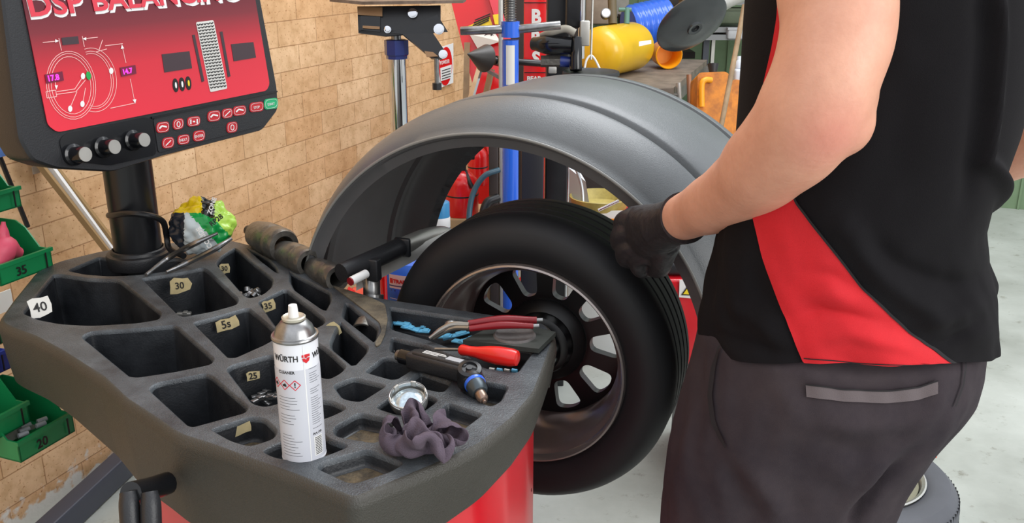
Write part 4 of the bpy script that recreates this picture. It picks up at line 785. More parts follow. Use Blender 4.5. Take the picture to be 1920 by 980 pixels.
# gloves bag: crumpled plastic packet
def bag():
    c = P(378, 424, 2.02); A = (CR, CF, CU); bm = bmesh.new(); bmesh.ops.create_icosphere(bm, subdivisions=5, radius=1)
    root = thing('glove_packet', c-UP*.09, 'crumpled green, yellow and white plastic packet leaning by the column', 'packet')
    mb = MB(); bm.verts.index_update(); vs = []
    for v in bm.verts:
        p = v.co; n1 = noise.noise(p*2.1)*.16+noise.noise(p*5.3)*.09-abs(noise.noise(p*3.7+Vector((4, 1, 2))))*.16
        q = p*(1+n1); q = Vector((q.x*.070, q.y*.042, q.z*.062)); vs.append(c+A[0]*q.x+A[1]*q.y+A[2]*q.z)
    def cls(ce):
        x, y = proj(ce)
        if y < 399 and x < 378: return 1
        if y < 400 + (x-378)*.45 and 376 <= x < 402 and y < 418: return 2
        t_ = (y-392)-(x-352)*1.05
        if -34 < t_ < 6: return 3
        if t_ <= -34: return 4
        if x < 345: return 5
        return 0
    fs = []; mi = []
    for f_ in bm.faces:
        ids = [v.index for v in f_.verts]; fs.append(tuple(ids)); mi.append(cls(sum((vs[i] for i in ids), Vector((0, 0, 0)))/len(ids)))
    bm.free(); mb.v = vs; mb.f = fs; mb.mi = mi
    o = mb.build('packet_film', [mat('packet_white', (190, 200, 202), .2), mat('packet_yellow', (226, 196, 20), .2), mat('packet_black', (26, 28, 28), .2), mat('packet_green', (24, 158, 74), .2), mat('packet_lime', (176, 216, 84), .2), mat('packet_dark', (40, 46, 56), .25)], root, ang=60)
    f0 = P(380, 425, 1.965)
    def tx(s, x, y, x2, y2, h, m): a, b2 = P(x, y, 1.958), P(x2, y2, 1.958); text(s, h, a, b2-a, (-CF).cross(b2-a), m, 'lettering', root, .0004, 'LEFT', .0004)
    tx('ECORIDE', 402, 468, 364, 408, .014, WHT); tx('RP28', 397, 425, 418, 408, .015, INK); tx('ZONE', 396, 402, 404, 378, .013, WHT)
bag()
# three weight cones on pegs behind the tray
for i, (x0, y0, x1, y1, D, r_, lab) in enumerate(((487, 441, 533, 462, 2.06, .038, 'largest of three steel centring cones behind the tray, nearest the brick wall'), (536, 474, 580, 494, 1.98, .031, 'middle of three steel centring cones behind the tray'), (592, 504, 633, 523, 1.90, .0275, 'smallest steel centring cone behind the tray, nearest the guard arm'))):
    a, o_ = P(x0, y0, D+.035), P(x1, y1, D-.05); ax = (o_-a).normalized(); L_ = (o_-a).length
    root = thing('centring_cone', a-UP*r_, lab, 'cone', 'centring cones behind the tray')
    b = MB(); b.lathe(a, ax, [(r_*.62, -L_*.15), (r_*.80, -L_*.10), (r_*.96, L_*.25), (r_*1.0, L_*.55), (r_*.95, L_*.58), (r_*.95, L_*.66), (r_*1.0, L_*.69), (r_*1.0, L_*.92), (r_*.9, L_), (r_*.60, L_), (r_*.55, L_*.9), (r_*.55, -L_*.15)], 44, closed=True); b.build('cone_body', DSTEEL, root)
    b = MB(); b.cyl(a+ax*L_*.4, a-ax*L_*.5, r_*.3); b.build('peg', BLKM, root)

# ------------------------------------------------------------------ the man
YC = 1.25
def mp(x, y): r_ = ray(x, y); return CC+r_*(YC/r_.y)
def sil(pts):
    q = [mp(x, y) for x, y in pts]; return sorted(((p.z, p.x) for p in q))
SL = sil([(1432, -120), (1422, -60), (1414, 0), (1410, 60), (1406, 120), (1398, 200), (1386, 300), (1364, 400), (1349, 460), (1336, 540), (1326, 600), (1322, 648)])
SR = sil([(1906, -120), (1911, -60), (1911, 60), (1901, 160), (1881, 240), (1861, 300), (1836, 360), (1824, 410), (1826, 470), (1842, 520), (1848, 560), (1845, 620), (1838, 660)])
PLs = sil([(1234, 1120), (1233, 1220), (1322, 560), (1312, 620), (1300, 680), (1280, 740), (1262, 800), (1250, 880), (1243, 960), (1236, 1040)])
PRs = sil([(1822, 560), (1834, 640), (1830, 690), (1810, 740), (1772, 790), (1737, 840), (1702, 900), (1672, 960), (1654, 1040), (1640, 1120), (1627, 1220)])
man = thing('person', Vector((.42, YC, 0)), 'person in black and red shirt, charcoal trousers and black gloves, gripping the mounted tyre', 'person')
def zrange(S): return S[0][0], S[-1][0]
def surf(L_, R_, dfac, off=0, folds=None):
    lz, lx = [a for a, _ in L_], [b for _, b in L_]; rz, rx = [a for a, _ in R_], [b for _, b in R_]
    def S(th, z):
        l, r2 = interp(z, lz, lx), interp(z, rz, rx); a = (r2-l)/2+off; cx = (l+r2)/2; bdep = dfac(z)+off
        c_, s_ = math.cos(th), math.sin(th); e_ = .97
        p = Vector((cx+a*math.copysign(abs(c_)**e_, c_), YC+bdep*math.copysign(abs(s_)**e_, s_), z))
        if folds:
            nn = Vector((c_/a, s_/bdep, 0)).normalized(); p = p+nn*folds(th, z)
        return p
    return S
def nz(x, y, z=0): return noise.noise(Vector((x, y, z)))
def zz(y): return mp(1590, y).z
rzh = ray(1600, 682); zh = (CC+rzh*((YC-.152)/rzh.y)).z
CREASE = {'s': [], 'p': []}
def crease_sum(key, th, z):
    t_ = 0
    for pl_, w_, a_ in CREASE[key]:
        x_, y_ = th*.19, z; best = 9
        for (x0, y0), (x1, y1) in zip(pl_[:-1], pl_[1:]):
            dx, dy = x1-x0, y1-y0; L2 = dx*dx+dy*dy+1e-9; u_ = max(0, min(1, ((x_-x0)*dx+(y_-y0)*dy)/L2)); best = min(best, math.hypot(x_-x0-dx*u_, y_-y0-dy*u_))
            if best > 1: break
        if best < 4*w_:
            x0, y0 = pl_[0]; x1, y1 = pl_[-1]; e_ = min(math.hypot(x_-x0, y_-y0), math.hypot(x_-x1, y_-y1)); t_ += a_*math.exp(-(best/w_)**2)*(.25+.75*sm(e_/.05))
    return t_
def shirt_folds(th, z):
    d = z-zh; low_ = sm((.24-d)/.24)
    f_ = .006*nz(th*1.6, z*3.5)+.010*low_*nz(th*2.2+z*5, z*9, 4)+.006*low_*nz(th*5+z*12, z*20, 9)
    f_ += crease_sum('s', th, z)
    return f_
def hemz(th):   # hem height varies a little round the body
    return zh+.003*math.sin(th*3)-(.030*max(0, math.cos(th))**2)-(.030*max(0, -math.cos(th))**2)
shS = surf(SL, SR, lambda z: interp(z, [.85, 1.0, 1.3, 1.6], [.150, .150, .160, .165]), .004, shirt_folds)
ZT = zz(-110)
def shirt_pt(th, v): z0 = hemz(th); return shS(th, z0+(ZT-z0)*v)
# projected grid for finding (th, v) from the photo
def finder(fn, tr, vr, nt_=140, nv=160):
    T_ = np.linspace(*tr, nt_); V_ = np.linspace(*vr, nv); G = np.array([[proj(fn(t_, v_)) for t_ in T_] for v_ in V_])
    def find(x, y):
        d = (G[:, :, 0]-x)**2+(G[:, :, 1]-y)**2; i, j = np.unravel_index(np.argmin(d), d.shape)
        i0, j0 = min(max(i, 1), nv-2), min(max(j, 1), nt_-2)
        Jt = (G[i0, j0+1]-G[i0, j0-1])/(T_[j0+1]-T_[j0-1]); Jv = (G[i0+1, j0]-G[i0-1, j0])/(V_[i0+1]-V_[i0-1])
        M = np.array([Jt, Jv]).T
        try: sol = np.linalg.solve(M, np.array([x, y])-G[i0, j0])
        except Exception: sol = np.zeros(2)
        return T_[j0]+float(np.clip(sol[0], -.1, .1)), V_[i0]+float(np.clip(sol[1], -.05, .05))
    return find
fs0 = finder(shirt_pt, (math.pi*1.0, math.pi*2.0), (0, 1), 90, 110)
def add_creases(key, find, fn, lst):
    CREASE[key] = [([(lambda q: (q[0]*.19, fn(*q).z))(find(x, y)) for x, y in pl_], w_, a_) for pl_, w_, a_ in lst]
add_creases('s', fs0, shirt_pt, [
 ([(1555, 400), (1600, 440), (1645, 505), (1700, 560), (1790, 605)], .016, .010), ([(1610, 430), (1680, 500), (1760, 530), (1835, 535)], .014, -.009),
 ([(1480, 595), (1540, 578), (1600, 590), (1655, 602)], .008, -.007), ([(1490, 560), (1560, 548), (1640, 572)], .011, .006), ([(1505, 505), (1560, 515), (1600, 540)], .009, -.005),
 ([(1520, 640), (1590, 622), (1670, 640), (1740, 660)], .010, .006), ([(1690, 610), (1760, 600), (1840, 560)], .012, .007), ([(1730, 650), (1780, 640), (1840, 600)], .008, -.006),
 ([(1352, 560), (1400, 590), (1470, 640)], .014, .006), ([(1340, 620), (1420, 650), (1500, 665)], .009, -.005), ([(1400, 470), (1420, 540), (1450, 600)], .016, -.006),
 ([(1868, -60), (1872, 60), (1864, 180), (1846, 300), (1832, 400)], .010, .014), ([(1840, -60), (1846, 60), (1836, 180), (1820, 300), (1810, 400)], .014, -.008),
 ([(1500, 10), (1490, 120), (1478, 240)], .014, -.004), ([(1700, 100), (1690, 250), (1670, 380)], .03, -.005)])
NT, NV = 260, 200
mb = MB(); rows = [[shirt_pt(2*math.pi*k/NT, j/NV) for k in range(NT)] for j in range(NV+1)]
topc = [[Vector((.40+(p.x-.40)*s_, YC+(p.y-YC)*s_, p.z+dz)) for p in rows[-1]] for s_, dz in ((.93, .012), (.75, .03), (.45, .045), (.2, .055))]
inner = [[Vector((p.x*.985+.0063, YC+(p.y-YC)*.97, p.z+.001)) for p in rows[0]]]
mb.loft(inner+rows+topc, cap=False); shirt = mb.build('shirt', SHIRT, man, ang=80)
fs_ = finder(shirt_pt, (math.pi*1.0, math.pi*2.0), (0, 1))
def ribbon(fn, find, Lp, Rp, m, name, par, off=.0015, nseg=100, nw=30, centre=(0.42, YC)):
    def dense(pp):
        pp = np.array(pp, float); s_ = np.r_[0, np.cumsum(np.hypot(*np.diff(pp, axis=0).T))]; t_ = np.linspace(0, s_[-1], nseg+1); return list(zip(np.interp(t_, s_, pp[:, 0]), np.interp(t_, s_, pp[:, 1])))
    A, B = [find(x, y) for x, y in dense(Lp)], [find(x, y) for x, y in dense(Rp)]
    def smo(q, it=3):
        q = [list(a) for a in q]
        for _ in range(it):
            q = [q[0]]+[[(q[i-1][k]+2*q[i][k]+q[i+1][k])/4 for k in (0, 1)] for i in range(1, len(q)-1)]+[q[-1]]
        return q
    A, B = smo(A), smo(B); g = []
    for a, b2 in zip(A, B):
        row = []
        for k in range(nw+1):
            t_, v_ = a[0]+(b2[0]-a[0])*k/nw, max(0, a[1]+(b2[1]-a[1])*k/nw)
            p = fn(t_, v_); e1 = fn(t_+.01, v_)-p; e2 = fn(t_, v_+.005)-p; n_ = e1.cross(e2).normalized(); n_ = n_ if n_.dot(Vector((p.x-.42, p.y-YC, 0))) > 0 else -n_; row.append(p+n_*off)
        g.append(row)
    mb = MB(); n = nw+1; mb.add([p for r_ in g for p in r_], [(i*n+j, i*n+j+1, (i+1)*n+j+1, (i+1)*n+j) for i in range(nseg) for j in range(nw)])
    o = mb.build(name, m, par, ang=80); return o
ribbon(shirt_pt, fs_, [(1462, -40), (1460, 30), (1450, 90), (1436, 150), (1418, 240), (1406, 320), (1412, 400), (1430, 480), (1460, 560), (1490, 640), (1508, 682)], [(1505, -40), (1500, 30), (1490, 90), (1480, 150), (1472, 240), (1474, 320), (1492, 380), (1550, 455), (1620, 545), (1700, 622), (1790, 688)], SHRED, 'red_side_panel', shirt, .0030).__setitem__('label', 'red side panel of the shirt')
ribbon(shirt_pt, fs_, [(1474, 320), (1492, 380), (1550, 455), (1620, 545), (1700, 622), (1790, 688)], [(1477, 318), (1495, 377), (1553, 451), (1623, 541), (1703, 618), (1794, 683)], SEAM, 'seam', shirt, .0042, nw=2)
ribbon(shirt_pt, fs_, [(1508, 668), (1600, 676), (1700, 682), (1780, 681)], [(1508, 670), (1600, 678), (1700, 684), (1780, 683)], SEAM, 'hem_stitch', shirt, .0038, nw=2)
# trousers: waist and thighs as one shell down to two legs
def pf(th, z):
    d = zh-z
    f_ = .006*nz(th*2, z*5, 2)+.006*sm(d/.1)*nz(th*3+z*4, z*9, 8)+.003*nz(th*7+z*10, z*16, 3)
    f_ += crease_sum('p', th, z)-.014*sm((z-(zh-.022))/.014)
    return f_
ptS = surf(PLs, PRs, lambda z: interp(z, [.4, .75, .9, 1.1], [.105, .125, .15, .145]), 0, pf)
zt, zb = zh+.06, zz(1060)
def pant_pt(th, v): return ptS(th, zt+(zb-zt)*v)
fp0 = finder(pant_pt, (math.pi*1.0, math.pi*2.0), (0, 1), 90, 110)
add_creases('p', fp0, pant_pt, [
 ([(1705, 850), (1655, 905), (1610, 960), (1590, 1010)], .012, -.022), ([(1672, 850), (1630, 900), (1585, 960)], .016, .012), ([(1350, 850), (1390, 920), (1430, 1000)], .016, -.008),
 ([(1390, 860), (1440, 930), (1480, 990)], .016, .007), ([(1500, 770), (1590, 800), (1690, 790), (1750, 750)], .016, .006), ([(1560, 830), (1620, 850), (1680, 830)], .012, -.008),
 ([(1775, 700), (1740, 770), (1700, 830)], .014, .008), ([(1560, 870), (1590, 900), (1620, 880)], .012, .009), ([(1420, 700), (1470, 740), (1500, 790)], .014, .004), ([(1300, 700), (1290, 800), (1280, 900)], .02, .004)])
rows = [[pant_pt(2*math.pi*k/220, j/120) for k in range(220)] for j in range(121)]
rm = MB(); rm.loft(rows)
low = rows[-1]; lx = min(p.x for p in low); rx = max(p.x for p in low); wid = rx-lx
def leg(path, rads):
    b_ = MB(); b_.tube(path, .1, 40, 8, rs=rads, flat=1.0, ref=CR); return b_
c1 = Vector((lx+wid*.32, YC-.02, zb+.02)); c2 = Vector((rx-wid*.28, YC+.04, zb+.02))
for cpt, kx, fx in ((c1, (.32, YC+.02), (.30, YC+.03)), (c2, (.62, YC+.12), (.64, YC+.14))):
    rm.tube([cpt+UP*.04, cpt, Vector((cpt.x*.6+kx[0]*.4, (cpt.y+kx[1])/2, (zb+.48)/2)), Vector((kx[0], kx[1], .48)), Vector((fx[0], fx[1], .25)), Vector((fx[0], fx[1], .07))], .1, 40, 6, rs=[.07, .095, .092, .082, .072, .07], ref=CR)
# second buttock / hip bulge on the right
rm.ico(mp(1765, 700)+Vector((0, .05, 0)), .07, (1, 1.2, 1.25), 3)
tr_ = rm.build('trousers', PANTS, man, ang=180)
rmod = tr_.modifiers.new('r', 'REMESH'); rmod.mode = 'VOXEL'; rmod.voxel_size = .006; rmod.use_smooth_shade = True
sm_ = tr_.modifiers.new('s', 'SMOOTH'); sm_.iterations = 4; sm_.factor = .5
fp_ = finder(pant_pt, (math.pi*1.0, math.pi*2.0), (0, 1))
ribbon(pant_pt, fp_, [(1511, 718), (1580, 728), (1660, 731), (1720, 724), (1756, 712)], [(1512, 742), (1580, 751), (1660, 754), (1720, 748), (1757, 737)], PANTD, 'back_pocket_band', tr_, .0035, nw=5)
ribbon(pant_pt, fp_, [(1511, 716), (1580, 726), (1660, 729), (1720, 722), (1756, 710)], [(1511, 719), (1580, 729), (1660, 732), (1720, 725), (1756, 713)], SEAM, 'pocket_seam', tr_, .0045, nw=2)
ribbon(pant_pt, fp_, [(1350, 650), (1336, 690), (1330, 740), (1335, 790), (1352, 822), (1362, 838)], [(1353, 650), (1344, 692), (1338, 740), (1344, 788), (1358, 820), (1365, 836)], SEAM, 'side_pocket_opening', tr_, .004, nw=3)
ribbon(pant_pt, fp_, [(1805, 680), (1800, 720), (1785, 760)], [(1808, 680), (1803, 720), (1788, 760)], SEAM, 'seat_seam', tr_, .004, nw=2)
for (bx_, by_) in ((.30, YC+.03), (.64, YC+.14)):
    b = MB(); fd = Vector((-.62, .78, 0)); sd_ = Vector((.78, .62, 0)); c0 = Vector((bx_, by_, 0))
    rings = []
    for t_, w_, h_ in ((-.10, .028, .05), (-.09, .038, .10), (-.03, .042, .13), (.05, .044, .10), (.12, .05, .07), (.18, .045, .06), (.21, .028, .04)):
        rings.append([c0+fd*t_+sd_*(w_*math.cos(2*math.pi*k/24))+UP*(max(.004, h_/2+h_/2*math.sin(2*math.pi*k/24))) for k in range(24)])
    b.loft(rings); b.build('work_boot', mat('boot_leather', (40, 34, 30), .6), man)
# body (one continuous skin surface)
bd = MB()
def tcx(z): l, r2 = interp(z, [a for a, _ in SL], [b for _, b in SL]), interp(z, [a for a, _ in SR], [b for _, b in SR]); return (l+r2)/2, (r2-l)/2
tor = [[Vector((tcx(z_)[0]+tcx(z_)[1]*w_*math.cos(2*math.pi*k/40), YC+.115*w_*math.sin(2*math.pi*k/40), z_)) for k in range(40)] for z_, w_ in ((.97, .75), (1.1, .8), (1.3, .8), (1.45, .8), (1.53, .7), (1.56, .4))]
bd.loft(tor)
bd.tube([Vector((.40, YC, 1.5)), Vector((.39, YC, 1.60)), Vector((.375, YC+.01, 1.68))], .055, 24, 4)
hc = Vector((.35, YC+.03, 1.75)); bd.ico(hc, .1, (.82, .95, 1.18), 3); bd.ico(hc+Vector((-.065, .05, -.01)), .016, (1, 1, 1.3), 2); bd.ico(hc+Vector((.06, -.065, -.01)), .02, (.6, .9, 1.4), 2)
sho = P(1568, -110, 1.16)
arm_pts = [(sho, .074), (P(1572, -30, 1.10), .0715), (P(1570, 60, 1.085), .0655), (P(1548, 140, 1.08), .0625), (P(1524, 202, 1.09), .0640), (P(1490, 256, 1.12), .0610), (P(1440, 304, 1.17), .0560), (P(1400, 345, 1.24), .0510), (P(1345, 378, 1.32), .0440), (P(1298, 400, 1.40), .0370), (P(1262, 416, 1.46), .0335)]
arm_pts = [(a, r_) for a, r_ in arm_pts]
bd.tube([Vector((.46, YC-.02, 1.50)), (Vector((.46, YC-.02, 1.50))+sho)/2+UP*.01, sho], .06, 32, 4)
bd.tube([a for a, _ in arm_pts], .05, 40, 6, rs=[r_ for _, r_ in arm_pts], ref=CR)
bd.ico(P(1576, 226, 1.09), .040, (1, 1, 1.1), 3); bd.ico(P(1592, 180, 1.09), .034, (1, 1, 1.2), 3)
ra = [(Vector((.66, YC+.1, 1.42)), .07), (Vector((.80, YC+.16, 1.32)), .055), (Vector((.865, YC+.18, 1.25)), .05), (Vector((.74, YC+.29, 1.14)), .045), (Vector((.56, YC+.33, 1.06)), .032)]
bd.tube([Vector((.40, YC, 1.45)), ra[0][0]], .065, 24, 4); bd.tube([a for a, _ in ra], .05, 28, 6, rs=[r_ for _, r_ in ra])
body_ = bd.build('body', SKIN, man, ang=180)
rmod = body_.modifiers.new('r', 'REMESH'); rmod.mode = 'VOXEL'; rmod.voxel_size = .005; rmod.use_smooth_shade = True
sm_ = body_.modifiers.new('s', 'SMOOTH'); sm_.iterations = 10; sm_.factor = .5
b = MB(); b.ico(hc+Vector((.012, -.012, .028)), .104, (.84, .97, 1.1), 3); b.build('hair', mat('brown_hair', (70, 48, 34), .8, bump=.5, bscale=200), man)
# elbow redness is skin colour
t_, b_ = nodes_of(SKIN); src = b_.inputs['Base Color'].links[0].from_socket
el_ = P(1560, 255, 1.05)-WORLD[man.name]; gm = t_.nodes.new('ShaderNodeVectorMath'); gm.operation = 'DISTANCE'; gm.inputs[1].default_value = el_
tcn = t_.nodes.new('ShaderNodeTexCoord'); t_.links.new(tcn.outputs['Object'], gm.inputs[0]); mr = t_.nodes.new('ShaderNodeMapRange'); mr.inputs[1].default_value = .015; mr.inputs[2].default_value = .06; mr.inputs[3].default_value = .5; mr.inputs[4].default_value = 0; t_.links.new(gm.outputs['Value'], mr.inputs[0])
mx = t_.nodes.new('ShaderNodeMix'); mx.data_type = 'RGBA'; t_.links.new(mr.outputs[0], mx.inputs[0]); t_.links.new(src, mx.inputs[6]); mx.inputs[7].default_value = (*srgb((208, 120, 108)), 1); t_.links.new(mx.outputs[2], b_.inputs['Base Color'])
# sleeves
b = MB(); b.tube([P(1560, -190, 1.16), P(1568, -130, 1.13), P(1572, -60, 1.105)], .1, 36, 6, rs=[.09, .088, .084]); b.build('sleeve', SHIRT, man)
b = MB(); b.tube([ra[0][0]+Vector((-.06, 0, .04)), ra[0][0], ra[0][0]*.45+ra[1][0]*.55], .1, 36, 6, rs=[.09, .083, .078]); b.build('sleeve', SHIRT, man)
# gloved hand gripping the tyre
gl = MB(); wr = P(1268, 416, 1.455)
gl.tube([P(1284, 408, 1.43), P(1262, 417, 1.47), P(1240, 425, 1.51)], .04, 32, 5, rs=[.0395, .0375, .039], ref=UP)
hp_ = [(P(1245, 424, 1.50), .039, .036), (P(1222, 432, 1.55), .046, .036), (P(1203, 440, 1.60), .053, .032), (P(1192, 452, 1.635), .054, .028)]
rings = []; hx = (hp_[-1][0]-hp_[0][0]).normalized(); hw = (CU*.78-CR*.35+CF*.1); hw = (hw-hx*hw.dot(hx)).normalized(); hn = hx.cross(hw)
for c_, a_, b_3 in hp_: rings.append([c_+hw*a_*math.cos(2*math.pi*k/28)+hn*b_3*math.sin(2*math.pi*k/28) for k in range(28)])
gl.loft(rings)
# fingers: knuckle, middle joint, tip (index highest in the photo)
fing = [((1172, 412), (1166, 425), (1182, 436), 1.60, .0145), ((1166, 438), (1162, 456), (1180, 468), 1.61, .0155), ((1175, 466), (1172, 484), (1196, 494), 1.615, .0150), ((1196, 484), (1200, 505), (1224, 508), 1.61, .0140)]
for (k1_, k2_, k3_, D_, r_) in fing:
    gl.tube([P(k1_[0]+26, k1_[1]-6, D_-.03), P(*k1_, D_-.005), P(*k2_, D_+.03), P(*k3_, D_+.075)], r_, 16, 6, rs=[r_*1.1, r_*1.15, r_*1.05, r_*.85])
gl.tube([P(1250, 455, 1.53), P(1243, 482, 1.56), P(1238, 500, 1.60), P(1226, 506, 1.64)], .018, 16, 6, rs=[.024, .02, .018, .015])
gv = gl.build('glove', GLOVE, man, 'black rubber glove gripping the tyre', ang=180)
rmod = gv.modifiers.new('r', 'REMESH'); rmod.mode = 'VOXEL'; rmod.voxel_size = .0032; rmod.use_smooth_shade = True
sm_ = gv.modifiers.new('s', 'SMOOTH'); sm_.iterations = 6; sm_.factor = .5
b = MB(); b.tube([P(1284, 408, 1.428), P(1277, 411, 1.442)], .0415, 32, 3, rs=[.0405, .0395], ref=UP); b.build('glove_cuff', GLOVE, man)
b = MB(); c_ = ra[-1][0]; b.ico(c_+Vector((-.05, .01, -.02)), .045, (1.1, .7, .8), 3); 
for k in range(4): b.tube([c_+Vector((-.07, .0, -.03+.022*k)), c_+Vector((-.12, 0, -.035+.02*k)), c_+Vector((-.135, .03, -.04+.02*k))], .0095, 10, 4)
b.tube([c_+Vector((-.03, 0, .01)), c_+Vector((-.06, -.03, .03)), c_+Vector((-.10, -.03, .03))], .011, 10, 4)
gv2 = b.build('glove', GLOVE, man); rmod = gv2.modifiers.new('r', 'REMESH'); rmod.mode = 'VOXEL'; rmod.voxel_size = .004; rmod.use_smooth_shade = True

# ------------------------------------------------------------------ spare wheel lying on the floor
fc = Z(1601, 880, .2); fc.z = 0
fw = thing('car_wheel', fc, 'wheel with silver rim lying flat on the floor behind the trousers', 'wheel')
t = MB(); RF = .262; pr2 = [(.17, .185), (.178, .193), (.2, .2), (.235, .195), (.25, .18), (.259, .165), (.262, .15), (.2625, .1), (.262, .05), (.25, .02), (.22, .002), (.18, .005), (.17, .02)]
t.lathe(fc, UP, pr2, 96, closed=True)
ft = t.build('tyre', mat('grey_tyre', (78, 80, 86), .55, var=.08), fw, ang=30)
for k in range(80):
    pass
sl = MB()
for k in range(96):
    a = 2*math.pi*k/96
    for z0, z1, dw in ((.125, .172, .02), (.035, .085, .02)):
        pts_ = []
        p0 = fc+Vector((math.cos(a), math.sin(a), 0))*.2612+UP*z0; p1 = fc+Vector((math.cos(a+dw*2), math.sin(a+dw*2), 0))*(.2612 if z1 < .16 else .2575)+UP*z1
        sl.bar(p0, p1, .003, .003)
for zc in (.075, .118): sl.lathe(fc, UP, [(.2632, zc-.004), (.2636, zc), (.2632, zc+.004), (.258, zc)], 80, closed=True)
sl.build('tread_grooves', mat('groove_black', (30, 31, 34), .8), fw)
b = MB(); b.lathe(fc, UP, [(.17, .19), (.178, .198), (.174, .2), (.166, .196), (.160, .17), (.155, .05), (.165, .02), (.17, .02)], 72, closed=True); b.build('rim', mat('silver_rim', (190, 190, 184), .25, metal=.7), fw)
so_ = disc_with_holes(fc, UP, CR, Vector((0, 1, 0)), .160, windows(8, .05, .142, .2, .31, .2), lambda p: .165, lambda p: .185); so_.build('spokes', mat('champagne_spoke', (172, 166, 146), .3, metal=.6), fw, ang=30)
b = MB(); b.cyl(fc+UP*.182, fc+UP*.192, .03, bev=.003); b.build('cap', ALU, fw)
b = MB(); a = Z(1752, 856, .2); b.cyl(a, a+UP*.002, .006); b.build('tyre_dot', mat('orange_dot', (232, 90, 60), .5), fw, 'orange paint dot')

# ------------------------------------------------------------------ bins and rods on the left wall
def pan(mb, c, w_, d_, h_, hl, th=.003):
    """open-fronted bin: c = centre bottom of the front lip, width along DD, depth towards the wall"""
    fx = -NR
    def q(a, b_, z): return c+DD*a+fx*b_+UP*z
    A = w_/2
    sidep = [(0, 0), (0, hl), (.16*d_, hl+.0), (.35*d_, h_*.86), (.5*d_, h_), (d_, h_), (d_, 0)]
    for s_ in (-1, 1): mb.prism([q(s_*A-(th if s_ > 0 else 0), b_, z) for b_, z in sidep], DD*th)
    mb.prism([q(-A, 0, 0), q(A, 0, 0), q(A, 0, hl), q(-A, 0, hl)], fx*th); mb.prism([q(-A, d_, 0), q(A, d_, 0), q(A, d_, h_), q(-A, d_, h_)], fx*th)
    mb.prism([q(-A, 0, 0), q(A, 0, 0), q(A, d_, 0), q(-A, d_, 0)], UP*th)
    mb.prism([q(-A-.003, -.004, hl-.006), q(A+.003, -.004, hl-.006), q(A+.003, .003, hl-.006), q(-A-.003, .003, hl-.006)], UP*.008)
def bin_(x, y, D, m, lab, w_=.13, h_=.095, hl=.042, d_=.17, txt=None):
    """x, y: photo position of the lip's right bottom corner"""
    c = P(x, y, D)-DD*w_/2; root = thing('storage_bin', c, lab, 'storage bin', 'wall storage bins'); mb = MB(); pan(mb, c, w_, d_, h_, hl); o = mb.build('bin_shell', m, root)
    nb = MB(); nb.box(c+DD*(w_/2-.018)+NR*.0045+UP*hl*.5, (.0025, .002, hl*.8), (DD, NR, UP)); nb.build('card_slot', INK, root)
    if txt: text(txt, .026, c-DD*(w_*.12)+NR*.004+UP*.010, DD, UP, INK, 'handwriting', root, .0004, 'CENTER', .0003)
    return c
c35 = bin_(100, 500, 1.98, GRNB, 'green bin marked 35 holding a pink rubber piece', txt='35')
bin_(41, 386, 1.98, GRNB, 'green bin directly above the bin with the pink piece')
bin_(57, 790, 1.80, GRNB, 'green bin at the left edge, overlapping the bin of chrome sockets')
c20 = bin_(141, 808, 1.86, GRNB, 'green bin marked 20 holding chrome sockets, lowest on the wall', txt='20')
bin_(20, 690, 1.90, BLUB, 'blue bin mostly hidden behind the tray\'s left corner')
bin_(12, 640, 1.96, GRNB, 'green bin mostly hidden behind the tray\'s left corner')
c = P(36, 285, 1.9)-DD*.065; root = thing('storage_bin', c, 'dark blue bin with a light blue lip behind the display', 'storage bin', 'wall storage bins'); mb = MB(); pan(mb, c, .13, .17, .1, .042); mb.build('bin_shell', BLUB, root); mb = MB(); mb.box(c+NR*.006+UP*.02, (.134, .004, .04), (DD, NR, UP), .001); mb.build('lip', BLUL, root)
pk = MB(); pc = c35-NR*.05+UP*.035
pk.tube([pc-DD*.03-UP*.01, pc-DD*.005+UP*.02, pc+DD*.03+UP*.0], .02, 12, 5, rs=[.024, .03, .012]); pk.tube([pc-DD*.005+UP*.02, pc+DD*.0+UP*.05, pc+DD*.006+UP*.075], .012, 10, 4, rs=[.02, .012, .004]); single(pk, 'rubber_piece', PINK, 'pink rubber piece lying in the bin marked 35', 'rubber piece')
for i in range(5):
    pk = MB(); a = c20-NR*(.04+.012*(i % 3))+DD*(-.03+.014*i)+UP*.03; pk.cyl(a, a+DD*.018+NR*.006, .005, seg=12); single(pk, 'socket', mat('bright_socket', (214, 216, 220), .3, metal=.4), 'small chrome socket in the green bin marked 20', 'socket', 'chrome sockets in the bin')
pk = MB(); a = c20-NR*.06+UP*.016; pk.prism([a-DD*.05, a+DD*.03, a+DD*.0+UP*.04-NR*.03, a-DD*.045+UP*.05-NR*.03], NR*.002); single(pk, 'plastic_sleeve', mat('clear_grey_plastic', (150, 150, 140), .3), 'grey plastic sleeve leaning in the bin marked 20', 'sleeve')
rk = thing('bin_rack', wallp(30, 560, .03), 'thin black wire rack the bins hang from', 'rack')
for (p0, p1) in (((-6, 280), (52, 425)), ((66, 612), (84, 690))):
    mb = MB(); mb.tube([wallp(*p0, .12), wallp(*p1, .12)], .006, 8, 1); mb.build('rail', BLKM, rk)
lb = MB(); a = wallp(-4, 570, .14); lb.box(a, (.08, .003, .05), (DD, NR, UP)); single(lb, 'card_label', PAPER, 'white card at the photo\'s left edge beneath the bin marked 35', 'card')
lb = MB(); a = wallp(67, 318, .01); lb.box(a, (.02, .004, .02), (DD, NR, UP)); single(lb, 'wall_clip', ALU, 'small grey clip on the bricks below the display\'s left corner', 'clip')
